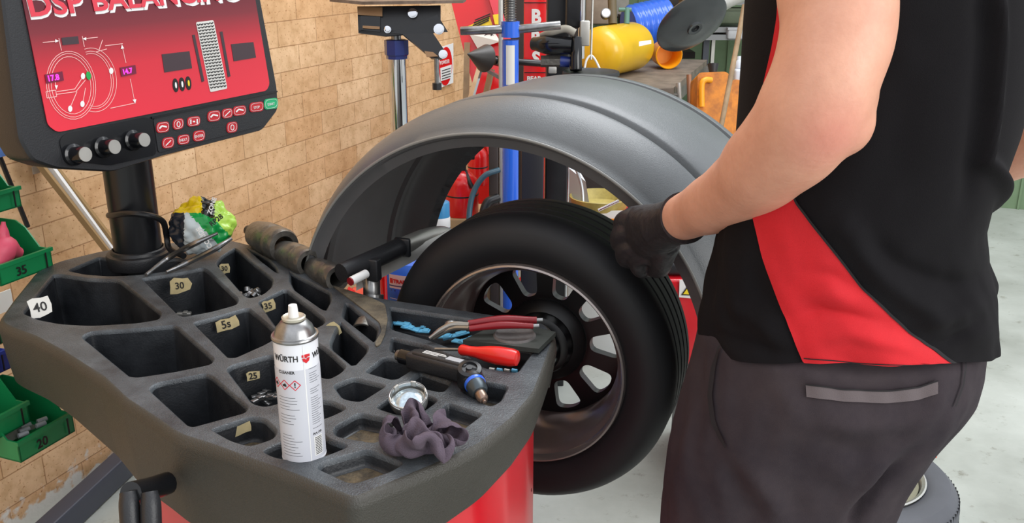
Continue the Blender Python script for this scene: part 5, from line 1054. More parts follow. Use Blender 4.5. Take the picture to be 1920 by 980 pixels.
for (x0, y0, x1, y1, m, r_, lab) in ((60, 290, 212, 484, TANW, .011, 'tan wooden rod leaning on the brick wall, leftmost of three'), (82, 295, 222, 484, WHT, .012, 'white rod leaning on the brick wall between two wooden rods'), (94, 300, 226, 470, TANW, .008, 'thin tan rod leaning on the brick wall, right of the white rod')):
    mb = MB(); p0, p1 = wallp(x0, y0, .03), wallp(x1, y1, .16); dr = (p1-p0); t0 = -p0.z/dr.z; foot = p0+dr*t0; top = p0-dr*.6; mb.bar(top, foot, r_*2, r_*1.2); single(mb, 'wall_rod', m, lab, 'rod', 'rods leaning on the brick wall')
# floor beam
mb = MB(); a, b2 = Z(90, 1000, .04), Z(262, 840, .04); dr = b2-a; mb.bar(a-dr*.6, b2+dr*.9, .055, .075, bev=.006); single(mb, 'floor_beam', SCRB, 'slate blue steel beam lying on the floor along the brick wall', 'beam')

# ------------------------------------------------------------------ behind the guard
def floor_at(p): return Vector((p.x, p.y, 0))
# transmission jack
jD = 2.55; jt = P(743, 82, jD); jb = floor_at(jt)
jk = thing('transmission_jack', jb, 'chrome transmission jack with black saddle bracket and blue collar by the bricks', 'jack')
b = MB(); b.cyl(Vector((jt.x, jt.y, .5)), jt, .0245, seg=32); b.build('chrome_ram', CHROME, jk)
b = MB(); b.cyl(Vector((jt.x, jt.y, .06)), Vector((jt.x, jt.y, .62)), .04, seg=32); b.build('cylinder', NAVY, jk)
b = MB(); b.lathe(jt-UP*.04, UP, [(.025, 0), (.029, .0), (.029, .008), (.033, .012), (.033, .05), (.025, .052)], 8); b.build('collar', NAVY, jk, ang=20)
b = MB(); b.cyl(jt, jt+UP*.04, .014); b.build('neck', STEEL, jk)
for k in range(4):
    a = k*math.pi/2+.5; b = MB(); b.bar(jb+UP*.05, jb+Vector((math.cos(a), math.sin(a), 0))*.17+UP*.03, .04, .04, bev=.004); b.build('leg', BLKM, jk)
sadd = lambda x, y, d_=0: P(x, y, jD-.05+d_)
b = MB(); b.prism([sadd(718, 12), sadd(826, 10), sadd(826, 60), sadd(722, 68)], CF*.006); b.prism([sadd(670, 12), sadd(718, 12), sadd(722, 68), sadd(672, 62)], (CF*.6-CR*.0).normalized()*.005)
b.prism([sadd(670, 12, .1), sadd(826, 10, .1), sadd(826, 60, .1), sadd(672, 60, .1)], CF*.006); b.prism([sadd(672, 60), sadd(722, 68), sadd(826, 60), sadd(826, 60, .1), sadd(672, 60, .1)], UP*.004); b.build('saddle_bracket', BLKM, jk)
b = MB(); b.prism([sadd(676, 30, -.004), sadd(713, 30, -.004), sadd(713, 60, -.004), sadd(676, 56, -.004)], -CF*.001); b.prism([sadd(732, 62), sadd(820, 28), sadd(840, 60), sadd(765, 66)], -CF*.004); b.build('bracket_web', BLKG, jk)
b = MB(); b.prism([sadd(671, 13, -.006), sadd(717, 14, -.006), sadd(717, 31, -.006), sadd(671, 28, -.006)], -CF*.002); b.build('bracket_lip', mat('tan_reflection_steel', (150, 116, 82), .35, metal=.3), jk, 'strip with a painted tan reflection at the open bracket end')  # tan reflection painted in as the colour of the steel
b = MB(); b.prism([sadd(680, 48, -.008), sadd(712, 50, -.008), sadd(712, 55, -.008), sadd(680, 53, -.008)], -CF*.001); b.build('bracket_slot', MATS['tan_reflection_steel'], jk)
b = MB(); b.prism([sadd(796, 96, -.012), sadd(812, 98, -.012), sadd(822, 106, -.012), sadd(800, 107, -.012)], -CF*.003); b.build('arm_edge', MATS['tan_reflection_steel'], jk)
b = MB(); b.prism([sadd(618, 3, -.02), sadd(680, 9, -.06), sadd(868, 6, -.04), sadd(874, 2, .1), sadd(640, 0, .16)], UP*.008); b.build('top_plate', mat('rusty_plate', (128, 112, 100), .5, metal=.4, var=.3, vscale=30), jk)
b = MB(); b.prism([sadd(755, 64, -.008), sadd(812, 62, -.008), sadd(832, 92, -.008), sadd(828, 110, -.008), sadd(808, 108, -.008)], CF*.02); b.build('tilt_arm', BLKM, jk)
for (x, y, r_) in ((774, 25, .011), (727, 56, .008), (823, 55, .012), (831, 102, .010)):
    b = MB(); b.lathe(sadd(x, y, -.006), -CF, [(r_*1.2, 0), (r_*1.2, .003), (r_, .003), (r_, .012), (r_*.6, .013), (.0, .013)], 14); b.build('bolt', CHROME, jk)
b = MB(); a = sadd(818, 106); b.cyl(a, a-UP*.075, .0065); b.build('adjuster_rod', STEEL, jk); b = MB(); b.cyl(a-UP*.07, a-UP*.088, .0125, seg=8); b.build('adjuster_knob', BLKP, jk)
# wall sign
sg = thing('wall_sign', wallp(838, 165, .002), 'white and red powder extinguisher sign on the brick wall', 'sign')
def wq(pts, off): return [wallp(x, y, off) for x, y in pts]
b = MB(); b.prism(wq([(822, 90), (850, 81), (850, 155), (822, 166)], .012), -NR*.004); b.build('board', WHT, sg)
b = MB(); b.prism([wallp(836+12*math.cos(a), 124-a*0+36*math.sin(a)-(12*math.cos(a))*.3, .015) for a in [k*math.pi/14 for k in range(28)]], -NR*.002); b.build('red_oval', REDX, sg)
b = MB(); b.prism(wq([(826, 128), (847, 121), (846, 146), (827, 152)], .018), -NR*.002); b.build('white_field', WHT, sg)
xd = (wallp(849, 110, .02)-wallp(824, 118, .02)); text('POWDER', .026, wallp(825, 122, .02), DD, UP, WHT, 'lettering', sg, .0005)
for i in range(4): 
    b = MB(); b.prism(wq([(829, 132+i*5), (845, 127+i*5), (845, 128.5+i*5), (829, 133.5+i*5)], .020), -NR*.001); b.build('small_print', INK, sg)
# red crane post
cr_ = thing('engine_crane', floor_at(P(900, 200, 3.6)), 'red engine crane post with yellow warning labels behind the jack', 'crane')
cp_ = lambda x, y, d_=0: P(x, y, 3.6+d_)
b = MB(); b.prism([cp_(835, -40), cp_(905, -40), cp_(945, 95), cp_(960, 240), cp_(915, 290), cp_(895, 190), cp_(868, 90)], CF*.08); b.build('post', REDX, cr_)
b = MB(); b.prism([cp_(905, -40, -.02), cp_(924, -40, -.02), cp_(960, 80, -.02), cp_(942, 80, -.02)], CF*.1); b.build('boom_flange', mat('pinkish_red', (220, 70, 84), .4), cr_)
b = MB(); b.prism([cp_(876, 50, -.01), cp_(918, 31, -.01), cp_(926, 55, -.01), cp_(884, 58, -.01)], -CF*.002); b.prism([cp_(924, 28, -.03), cp_(938, 26, -.03), cp_(941, 46, -.03), cp_(928, 46, -.03)], -CF*.002); b.build('warning_label', YLAB, cr_)
b = MB()
for i in range(4): b.prism([cp_(884+i*2, 52-i*5, -.014), cp_(916+i, 40-i*4-3, -.014), cp_(917+i, 42-i*4-3, -.014), cp_(885+i*2, 54-i*5, -.014)], -CF*.001)
b.build('label_print', INK, cr_)
b = MB(); b.prism([cp_(880, 64, -.01), cp_(928, 62, -.01), cp_(938, 78, -.03), cp_(896, 92, -.01)], -CF*.002); b.build('instruction_label', PAPER, cr_)
b = MB(); b.tube([cp_(917+10*math.cos(a), 72+9*math.sin(a), -.016) for a in [k*math.pi/10 for k in range(21)]], .002, 6, 1); b.tube([cp_(910, 78, -.016), cp_(917, 72, -.016), cp_(922, 66, -.016)], .003, 6, 1); b.build('label_symbol', INK, cr_)
b = MB(); b.bar(floor_at(cp_(915, 240))+UP*.04, floor_at(cp_(915, 240))+UP*.04+DD*1.2, .08, .08); b.bar(cp_(915, 240, .04), floor_at(cp_(915, 240, .04)), .08, .08, up=CR); b.build('base_leg', REDX, cr_)
# cone tool
ct = thing('black_cone', P(905, 115, 3.2), 'dark grey steel cone sticking out left of the blue pole', 'cone')
b = MB(); a = P(876, 101, 3.15); ax = (P(925, 113, 3.25)-a).normalized(); b.lathe(a, ax, [(.001, 0), (.045, .085), (.048, .09), (.0, .09)], 28); b.build('cone_tip', mat('cone_grey', (72, 70, 68), .45, metal=.3), ct)
b = MB(); a2 = P(928, 113, 3.26); b.cyl(a2, a2+ax*.04, .018, seg=6); b.cyl(a2, a2+CR*.16+CF*.05, .012); b.build('mounting_bolt', BLKM, ct)
for i, (x0, y0, x1, y1, D_, m) in enumerate(((902, 120, 872, 222, 3.5, CHROME), (922, 130, 900, 226, 3.55, WOOD), (876, 80, 873, 218, 3.58, WOOD), (905, 126, 945, 150, 3.5, STEEL))):
    b = MB(); b.bar(P(x0, y0, D_), P(x1, y1, D_), .022, .012); b.build('loose_slat_rod', m, cr_)  # loose slats and rods cut short behind the guard, not crane parts
# blue pole jack with handle
bD = 2.75; bx0 = P(957, 160, bD); bpz = floor_at(bx0)
bp_ = thing('blue_pole_jack', bpz, 'tall blue screw jack with a grey cross handle behind the guard', 'jack')
top = P(957, 72, bD); b = MB(); b.cyl(bpz+UP*.05, Vector((bpz.x, bpz.y, top.z)), .0245, seg=32); b.build('blue_tube', BLUE, bp_)
b = MB(); bz = P(957, 52, bD).z
b.lathe(Vector((bpz.x, bpz.y, bz-.022)), UP, [(.027, 0), (.027, .044)], 16); b.build('handle_collar', BLUE, bp_)
b = MB(); L0 = Vector((bpz.x, bpz.y, bz)); b.cyl(L0-CR*.145-UP*.005, L0-CR*.024, .0125, bev=.002); b.cyl(L0+CR*.024, L0+CR*.145+UP*.012, .0125, bev=.002); b.build('cross_handle', STEEL, bp_)
b = MB(); prt = []; zz0 = bz+.02
for k in range(24): prt += [(.014, k*.007), (.018, k*.007+.0025), (.014, k*.007+.005)]
b.lathe(Vector((bpz.x, bpz.y, zz0)), UP, prt, 24); b.build('threaded_spindle', STEEL, bp_)
b = MB(); lz = P(957, 120, bD).z; 
b.lathe(Vector((bpz.x, bpz.y, lz-.052)), UP, [(.0252, 0), (.0252, .11)], 32); 
b = MB(); rows = [[Vector((bpz.x+.0252*math.cos(a), bpz.y+.0252*math.sin(a), z_)) for a in [math.radians(-120+60*k/8) for k in range(9)]] for z_ in (lz-.055, lz+.058)]; b.add(rows[0]+rows[1], [(k, k+1, 10+k, 9+k) for k in range(8)]); b.build('label', PAPER, bp_, fix=False)
b = MB(); b.box(bpz+UP*.025, (.16, .16, .05), (DD, NR, UP), .01); b.build('foot', NAVY, bp_)
# grey post left of it & dark steel uprights
def upright(x0, x1, y, D_, m, lab, name, cat, top=None, dep=.06):
    a, b2 = P(x0, y, D_), P(x1, y, D_); b = MB(); h_ = top or (H+.25); w_ = (b2-a).length; c_ = floor_at((a+b2)/2); b.box(c_+UP*h_/2, (w_, dep, h_), None, .004); return single(b, name, m, lab, cat)
upright(917, 935, 320, 3.0, mat('dark_brown_steel', (58, 48, 44), .5), 'dark brown steel post left of the blue pole', 'steel_post', 'post', top=P(925, 200, 3.0).z)
upright(936, 944, 320, 3.0, ALU, 'narrow grey post directly beside the blue pole', 'grey_post', 'post', top=P(945, 0, 3.0).z+.02)
upright(977, 1019, 320, 3.1, mat('black_mast', (38, 38, 44), .4), 'wide black mast right of the blue pole', 'black_mast', 'mast', top=P(1000, 170, 3.1).z, dep=.08)
upright(1021, 1044, 330, 3.2, ALU, 'pale aluminium frame upright right of the black mast', 'aluminium_upright', 'upright', top=P(1030, 180, 3.2).z, dep=.05)
upright(1058, 1067, 340, 3.3, CHROME, 'thin silver tube right of the aluminium upright', 'silver_tube', 'tube', top=P(1062, 200, 3.3).z, dep=.02)
# red signed pillar with letters
rD = 3.35; rp_ = thing('red_lettered_panel', floor_at(P(1005, 100, rD)), 'tall red panel with white letters between blue pole and black mast', 'panel')
a, b2 = P(982, 80, rD), P(1026, 80, rD); c_ = (a+b2)/2; b = MB(); zt_ = P(1005, -40, rD).z; b.box(Vector((c_.x, c_.y, zt_/2)), ((b2-a).length, .05, zt_), None, .003); b.build('panel_body', REDX, rp_)
py_ = c_.y-.027
def VY(x, y, Y): r_ = ray(x, y); return CC+r_*(Y/r_.y)
for s_, y in (('B', 44), ('R', 84), ('S', 122)): text(s_, .068, VY(1005, y, py_), CR, UP, WHT, 'lettering', rp_, .001, 'CENTER', .003, sx=.9)
text('BEAR', .022, VY(988, 151, py_), CR, UP, WHT, 'lettering', rp_, .001, 'LEFT', .001); b = MB(); b.box(VY(1005, 136, py_), ((b2-a).length, .004, .003)); b.build('panel_groove', INK, rp_)
b = MB(); b.box(VY(1005, 5, py_), ((b2-a).length, .004, .003)); b.build('panel_groove', INK, rp_)
# tyre changer column behind guard (black/grey vertical with arm)
tcD = 2.9; tcb = floor_at(P(1078, 60, tcD)); tcg = thing('tyre_changer_column', tcb, 'black tyre changer column with chrome shaft above the guard top', 'tyre changer')
b = MB(); a = P(1047, 0, tcD+.1); b.box(Vector((a.x, a.y, .85)), (.075, .1, 1.75), None, .006); b.build('rear_column', BLKM, tcg)
b = MB(); a = P(1078, 50, tcD); b.box(Vector((a.x, a.y, P(0, 20, tcD).z+.05)), (.06, .06, .2), None, .008); b.build('shaft_block', BLKM, tcg)
b = MB(); a = P(1091, 30, tcD-.03); b.cyl(Vector((a.x, a.y, P(0, 110, tcD).z)), Vector((a.x, a.y, P(0, -40, tcD).z)), .011); b.build('chrome_shaft', CHROME, tcg)
b = MB(); b.box(P(1096, 62, tcD-.02), (.03, .04, .075), None, .003); b.build('side_plate', ALU, tcg)
b = MB(); b.tube([P(1000, 82, tcD), P(1030, 84, tcD-.03), P(1072, 86, tcD-.04)], .028, 24, 6, rs=[.020, .030, .026], flat=1); b.build('mount_head_arm', BLKG, tcg)
b = MB(); a = P(1080, 70, tcD-.04); b.cyl(a, P(1080, 133, tcD-.04), .0185, bev=.003); b.build('mount_head_post', BLKG, tcg)
b = MB(); b.cyl(P(1014, 115, tcD-.02), P(1050, 115, tcD-.02), .018, seg=6); b.build('mount_nut', DSTEEL, tcg); b = MB(); b.cyl(P(1050, 115, tcD-.02), P(1068, 116, tcD-.02), .017); b.build('blue_collar', NAVY, tcg)
b = MB(); b.box(P(1036, 131, tcD-.03), (.025, .02, .02), None, .003); b.build('mount_tip', ALU, tcg)
b = MB(); b.tube([P(1015, 66, tcD-.02), P(1035, 60, tcD-.05), P(1060, 54, tcD-.06), P(1078, 62, tcD-.06)], .010, 14, 6, rs=[.008, .011, .012, .012]); b.build('air_line', mat('dusty_hose', (150, 146, 134), .6), tcg)
b = MB(); b.lathe(P(1108, 137, tcD-.05), UP, [(.0, .0), (.07, .0), (.085, .006), (.087, .002), (.087, -.006), (.0, -.008)], 40); b.build('dark_dish', BLKP, tcg)
# white cord with hook
hk = thing('hanging_hook', P(1117, 127, 2.95), 'thin white rod with a white wire hook before the yellow tank', 'hook')
b = MB(); b.cyl(P(1112, -30, 2.95), P(1108, 112, 2.95), .0035, seg=8); b.build('rod', ALU, hk); b = MB(); b.tube([P(1096, 128, 2.95), P(1100, 112, 2.95), P(1108, 104, 2.95), P(1116, 112, 2.95), P(1124, 128, 2.95)], .0035, 8, 5); b.build('hook', WHT, hk)
# bench
BD = 5.0; bz_ = P(1200, 141, 4.7).z
q = [Z(x, y, bz_) for x, y in [(1090, 172), (1262, 165), (1326, 112), (1180, 108)]]; q = [q[0], q[1], q[2], q[3]]
bench = thing('workbench', floor_at(q[1]), 'worn grey workbench carrying the yellow air tank', 'workbench')
b = MB(); b.prism([p-UP*.03 for p in q], UP*.03); b.build('bench_top', BENCHM, bench)
b = MB(); b.prism([q[0]-UP*.03, q[1]-UP*.03, q[1]-UP*.12, q[0]-UP*.12], CF*.02); b.prism([q[1]-UP*.03, q[2]-UP*.03, q[2]-UP*.09, q[1]-UP*.09], -CR*.02); b.build('bench_apron', mat('bench_grey', (104, 100, 94), .6, var=.2), bench)
for p in q: b = MB(); pp_ = p*.96+sum(q, Vector((0, 0, 0)))/4*.04; b.box(Vector((pp_.x, pp_.y, (p.z-.03)/2)), (.05, .05, p.z-.03)); b.build('leg', mat('bench_grey', (104, 100, 94)), bench)
def P_on(x, y, z): return Z(x, y, z)
# yellow air tank
tkc = Z(1165, 140, bz_); tkr = .122; tk = thing('air_tank', tkc, 'yellow horizontal air tank with a pressure gauge on the bench', 'air tank')
tax_ = (P(1225, 78, 4.95)-P(1140, 92, 4.55)).normalized(); tax_.z = 0; tax_.normalize(); a = P(1126, 92, 4.55); a.z = bz_+tkr+.004; Lt = .40
b = MB(); b.lathe(a-tax_*.03, tax_, [(.0, -.03), (tkr*.45, -.025), (tkr*.8, -.008), (tkr*.97, .018), (tkr, .04), (tkr, Lt-.04), (tkr*.95, Lt-.012), (tkr*.6, Lt+.015), (.0, Lt+.02)], 48); b.build('tank', YEL, tk)
b = MB(); gp = P(1136, 25, 4.6); b.cyl(gp-CF*.01+CR*.0, gp+CF*.03, .024, seg=28); b.build('gauge_body', STEEL, tk); b = MB(); b.cyl(gp-CF*.012, gp-CF*.009, .02, seg=28); b.build('gauge_face', WHT, tk)
b = MB(); b.cyl(P(1149, 45, 4.65), P(1147, -20, 4.65), .022); b.build('valve_stem', mat('brass_dark', (96, 84, 60), .5), tk)
b = MB(); b.cyl(P(1175, 45, 4.7), P(1176, 15, 4.7), .014); b.cyl(P(1160, 18, 4.7), P(1184, 18, 4.7), .010); b.build('tap', mat('teal_metal', (90, 130, 116), .4), tk)
b = MB(); b.prism([P(1198, 78, 4.52), P(1221, 75, 4.52), P(1221, 82, 4.52), P(1198, 87, 4.52)], -CF*.002); b.build('label_strip', WHT, tk)
# orange mug/container
oc = Z(1247, 128, bz_)
b = MB(); ocz = Vector((oc.x, oc.y, bz_+.075)); dv = (P(1262, 105, 4.7)-P(1230, 100, 5.0)).normalized(); dv.z = 0; dv.normalize()
b.lathe(ocz-dv*.09, dv, [(.0, 0), (.05, .0), (.065, .02), (.07, .15), (.072, .152), (.068, .154), (.062, .14), (.058, .02), (.0, .018)], 36)
single(b, 'plastic_beaker', ORG, 'orange plastic beaker lying on the bench beside the yellow tank', 'beaker')
# blue corrugated bucket
b = MB(); c_ = P(1214, 45, 5.3); prb = [(.0, -.12), (.11, -.12)]
for k in range(7): prb += [(.115+k*.002, -.11+k*.034), (.122+k*.002, -.10+k*.034), (.122+k*.002, -.092+k*.034), (.115+k*.002, -.085+k*.034)]
b.lathe(c_, (CR*.8+UP*.2+CF*.3), prb+[(.0, .12)], 40); single(b, 'blue_hose_reel', BLUE, 'blue ribbed drum high behind the yellow tank', 'drum')
# black disc with stem (mirror-like dish)
dk = thing('oil_drain_dish', P(1300, 60, 3.0), 'tilted black round dish on an arm above the orange beaker', 'dish')
dn = (-CF*.55-UP*.72-CR*.38).normalized(); dc = P(1301, 50, 3.0)
Adk = P(1366, 22, 3.0)-P(1234, 78, 3.0); Ra = Adk.length/2; e1 = Adk.normalized(); e2v = (CU*.9+CR*.0); 
dn = -CF; perp = e1.cross(dn).normalized(); tilt_ = math.acos(.47); dn2 = (-CF*math.cos(tilt_)-perp*math.sin(tilt_)*(1 if perp.z > 0 else -1)).normalized()
b = MB(); b.lathe(dc, dn2, [(.0, .002), (.012, .002), (.014, .010), (.024, .012), (.026, .006), (.03, .004), (Ra*.55, .0), (Ra*.95, -.012), (Ra, -.016), (Ra*.97, -.022), (Ra*.4, -.012), (.0, -.01)], 56); b.build('dish', mat('dish_black', (52, 56, 58), .18), dk)
b = MB(); b.cyl(dc-dn2*.01, P(1400, -10, 3.15), .012); b.cyl(P(1345, 10, 3.05), P(1420, -20, 3.2), .022); b.build('arm', ALU, dk)
b = MB(); b.cyl(dc+dn2*.010, dc+dn2*.013, .004); b.build('centre_hole', INK, dk)
# jerry can + stick
jc = thing('jerry_can', floor_at(P(1335, 180, 3.9)), 'grimy orange plastic jerry can standing right of the bench', 'jerry can')
J = lambda x, y, d_=0: P(x, y, 3.9+d_)
b = MB(); b.prism(rpoly([J(1308, 136), J(1364, 134), J(1372, 150), J(1372, 262), J(1306, 262)], .02), CF*.16); b.build('can_body', ORGD, jc, ang=50)
b = MB(); b.tube([J(1316, 200, -.01), J(1316, 160, -.02), J(1322, 150, -.02), J(1334, 150, -.01)], .012, 12, 6); b.build('handle', ORG, jc)
b = MB(); b.cyl(J(1337, 136, .05), J(1337, 120, .05), .016, .024); b.build('spout', BLKP, jc)
b = MB(); p_ = J(1338, 262, .08); b.box(Vector((p_.x, p_.y, p_.z/2)), (.18, .16, p_.z-.002), None, .01); single(b, 'stand_box', DARK, 'dark box under the orange jerry can', 'box')
b = MB(); b.prism(rpoly([P(1372, 148, 4.1), P(1392, 150, 4.1), P(1392, 262, 4.1), P(1368, 262, 4.1)], .02), CF*.1); o_ = single(b, 'jerry_can', ORGD, 'second orange jerry can, half hidden behind the wooden stick', 'jerry can')
b = MB(); b.cyl(P(1396, 10, 3.7), P(1355, 222, 3.6), .010); p0, p1 = P(1396, 10, 3.7), P(1355, 222, 3.6); dr = p1-p0; b.cyl(p1, p0+dr*(-p0.z/dr.z), .010); single(b, 'broom_stick', WOOD, 'slanting wooden stick in front of the orange jerry can', 'stick')
b = MB(); b.cyl(P(1386, 130, 4.2), P(1386, 114, 4.2), .02, bev=.004); b.cyl(P(1386, 118, 4.2), P(1386, 106, 4.2), .010); b.box(P(1387, 148, 4.2), (.055, .05, .09), None, .01); single(b, 'white_bottle', mat('grey_white_plastic', (196, 204, 214), .4), 'pale bottle with a black cap between jerry cans and shirt', 'bottle')
# leg tubes under bench
for x0, y0, x1, y1, m, lab in ((1272, 155, 1305, 188, ALU, 'silver tube leaning beneath the bench corner'), (1292, 140, 1304, 182, mat('copper_tube', (150, 110, 86), .4, metal=.5), 'copper-coloured tube leaning beneath the bench corner')):
    b = MB(); p0, p1 = P(x0, y0, 4.3), P(x1, y1, 4.2); b.cyl(p0, Vector((p1.x+.03, p1.y-.1+(.12 if m is ALU else 0), 0)), .012); single(b, 'leaning_tube', m, lab, 'tube')
# shelf behind, with frames
shf = thing('steel_shelving', floor_at(P(1340, 60, 5.6)), 'grey steel shelving before the green cladding', 'shelving')
for x in (1325, 1338, 1420): b = MB(); p_ = P(x, 60, 5.6); b.box(Vector((p_.x, p_.y, .85)), (.035 if x != 1338 else .02, .04, 1.7)); b.build('post', ALU if x == 1338 else SCRB, shf)
for y in (2, 52, 66):
    a, b2 = P(1290, y, 5.6), P(1440, y, 5.6); b = MB(); b.bar(a, b2, .3, .03); b.build('shelf', mat('shelf_grey', (120, 122, 122), .5), shf)
cl = [(1120, 20, 5.9, .16, .16, (160, 140, 120), 'brown carton on the back shelf left of the pressure gauge'), (1262, 10, 6.0, .18, .2, (60, 52, 46), 'dark box on the back shelf above the orange beaker'), (1300, 14, 5.7, .16, .10, (150, 116, 80), 'tan box behind the black dish'), (1360, 30, 5.5, .2, .08, (70, 80, 60), 'olive tub on the back shelf right of the dish'), (1385, 62, 5.5, .16, .06, (170, 172, 174), 'pale grey case on the shelf beside the shirt'), (1160, 2, 6.0, .12, .2, (150, 146, 136), 'grey carton behind the tank\'s gauge'), (1190, 60, 5.9, .2, .2, (54, 40, 34), 'dark brown box directly behind the yellow tank'), (1255, 75, 5.4, .09, .07, (110, 60, 50), 'small rust-red tin on the bench behind the beaker')]
b = MB(); a, b2 = P(1060, 96, 6.1), P(1290, 96, 6.1); b.bar(a, b2, .5, .04); bs = single(b, 'back_shelf', DARK, 'dark shelf board holding boxes behind the yellow tank', 'shelf')
for x, y, D_, w_, h_, c_, lab in cl:
    b = MB(); b.box(P(x, y, D_), (w_, .15, h_), None, .01); b.box(P(x, y, D_)+UP*h_*.5, (w_*1.02, .154, .012)); single(b, 'storage_box', mat('box_%d_%d' % (x, y), c_, .6, var=.15), lab, 'box')
b = MB(); p_ = P(1215, 200, 5.2); b.box(Vector((p_.x, p_.y, .33)), (.75, .3, .62), None, .02); single(b, 'parts_cabinet', DARK, 'dark cabinet standing beneath the workbench', 'cabinet')
b = MB(); p_ = P(1010, 40, 5.1); b.box(Vector((p_.x, p_.y, .95)), (.42, .3, 1.9), None, .02); single(b, 'tall_cupboard', mat('brown_black', (46, 40, 38), .6), 'tall dark cupboard at the far end of the brick wall', 'cupboard')
# extinguishers
def extinguisher(x, y0, y1, D_, r_, lab, white=False, black=False):
    a, b2 = P(x, y1, D_), P(x, y0, D_); base = Vector((a.x, a.y, a.z)); h_ = b2.z-a.z; root = thing('fire_extinguisher', base, lab, 'fire extinguisher')
    b = MB(); b.lathe(base, UP, [(.0, 0), (r_*.95, 0), (r_, .01), (r_, h_*.72), (r_*.9, h_*.84), (r_*.55, h_*.95), (r_*.3, h_), (.0, h_)], 40); b.build('cylinder', REDX, root)
    b = MB(); b.cyl(base+UP*h_, base+UP*(h_+.04), r_*.3); b.box(base+UP*(h_+.045)+CR*.01, (.07, .02, .02), None, .004); b.build('valve', BLKP, root)
    b = MB(); b.lathe(base, UP, [(r_*1.005, h_*.45), (r_*1.02, h_*.455), (r_*1.02, h_*.48), (r_*1.005, h_*.485)], 40, closed=True); b.build('strap', BLKM, root)
    if white:
        b = MB(); b.prism([P(x-6, y0+24, D_-r_-.004), P(x+10, y0+20, D_-r_-.004), P(x+10, y0+44, D_-r_-.004), P(x-6, y0+50, D_-r_-.004)], -CF*.001); b.build('label', PAPER, root)
        b = MB(); b.prism([P(x-1, y0+27, D_-r_-.006), P(x+7, y0+25, D_-r_-.006), P(x+7, y0+40, D_-r_-.006), P(x-1, y0+43, D_-r_-.006)], -CF*.001); b.build('green_symbol', GRND, root)
        text('FIRE', .028, P(x-1, y0+16, D_-r_-.005), UP, -CR, WHT, 'lettering', root, .0005)
    return base
e1_ = extinguisher(866, 312, 401, 3.1, .056, 'large red fire extinguisher seen through the guard opening'); e2_ = extinguisher(896, 268, 345, 3.35, .036, 'narrow red extinguisher with white label hung behind the larger one', True)
b = MB(); c_ = P(873, 420, 3.15); b.box(Vector((c_.x, c_.y, (e1_.z)/2)), (.26, .2, e1_.z-.002), None, .004); single(b, 'cardboard_box', CARD, 'brown cardboard box under the large red extinguisher', 'box')
b = MB(); b.tube([P(872, 320, 3.05), P(880, 340, 3.02), P(886, 352, 3.02)], .007, 10, 5); single(b, 'extinguisher_nozzle', HOSE, 'short black nozzle hanging beside the large red extinguisher', 'nozzle')
b = MB(); b.tube([P(936, 318, 2.95), P(908, 330, 2.93), P(888, 360, 2.93), P(880, 400, 2.93), P(880, 460, 2.93), P(885, 560, 2.93)], .009, 12, 8); single(b, 'air_hose', TEAL, 'dark teal hose curving past the red extinguisher', 'hose')
b = MB(); b.tube([P(934, 370, 2.97), P(912, 382, 2.95), P(904, 420, 2.95), P(902, 480, 2.95)], .014, 12, 8); single(b, 'black_cable', HOSE, 'thick black cable bundle right of the teal hose', 'cable')
b = MB(); c_ = P(825, 440, 2.9); hh_ = P(0, 372, 2.9).z-c_.z; b.cyl(c_, c_+UP*hh_, .032, bev=.004); root = thing('spray_tin', c_, 'blue and white spray tin left of the red extinguisher', 'tin'); b.build('tin_body', mat('tin_blue', (60, 140, 190), .35), root)
b = MB(); b.lathe(c_, UP, [(.0325, hh_*.25), (.033, hh_*.26), (.033, hh_*.55), (.0325, hh_*.56)], 28, closed=True); b.build('tin_label', WHT, root)
b = MB(); p_ = Vector((c_.x, c_.y, c_.z/2)); b.box(p_, (.14, .14, c_.z-.002), None, .01); single(b, 'grey_box', mat('grey_green_box', (120, 130, 110), .6), 'grey-green box under the spray tin', 'box')
# grey curved mudguard thing, bowl, red box with tools
b = MB(); g0 = [P(1048, 300, 3.55), P(1075, 300, 3.55), P(1098, 340, 3.5), P(1108, 400, 3.5), P(1108, 430, 3.5), P(1048, 430, 3.55)]; b.prism(g0, CF*.05); b.tube([P(1050, 262, 3.5), P(1072, 300, 3.48), P(1090, 345, 3.47), P(1094, 400, 3.47)], .006, 8, 5); single(b, 'curved_sheet', mat('grey_silver_panel', (160, 164, 168), .3, metal=.4), 'curved silver-grey metal sheet behind the thin silver tube', 'sheet')
bb_ = P(1125, 372, 3.5); root = thing('brass_bowl', bb_-UP*.05, 'shallow olive-yellow metal bowl seen under the guard', 'bowl'); b = MB(); b.lathe(bb_-UP*.05, UP, [(.0, 0), (.07, .0), (.10, .02), (.115, .06), (.112, .062), (.095, .025), (.0, .008)], 40); b.build('bowl_shell', GOLD, root)
rb = P(1130, 398, 3.45); root = thing('red_tool_box', Vector((rb.x, rb.y, 0)), 'red tool box with white and orange labels behind the tyre', 'tool box')
zt2 = P(1130, 372, 3.5).z-.05; b = MB(); b.box(Vector((rb.x+.02, rb.y+.1, zt2-.075)), (.34, .3, .14), None, .01); b.build('box_body', mat('dull_red', (176, 40, 50), .4), root)
b = MB(); b.box(Vector((rb.x+.02, rb.y+.12, (zt2-.15)/2)), (.30, .26, zt2-.152), None, .01); single(b, 'grey_cabinet', mat('pale_cabinet', (196, 198, 196), .5), 'pale grey cabinet under the red tool box, seen through the wheel', 'cabinet')
b = MB(); fb = P(1140, 402, 3.42); b.box(fb, (.2, .004, .03)); b.box(fb-UP*.045, (.2, .004, .04)); b.build('label', PAPER, root); b = MB(); b.box(fb-UP*.018, (.2, .005, .006)); b.build('label_stripe', ORG, root)
b = MB(); b.cyl(P(1122, 394, 3.3), P(1160, 376, 3.3), .006); single(b, 'chrome_spanner', CHROME, 'silver bar lying across the red tool box', 'bar')
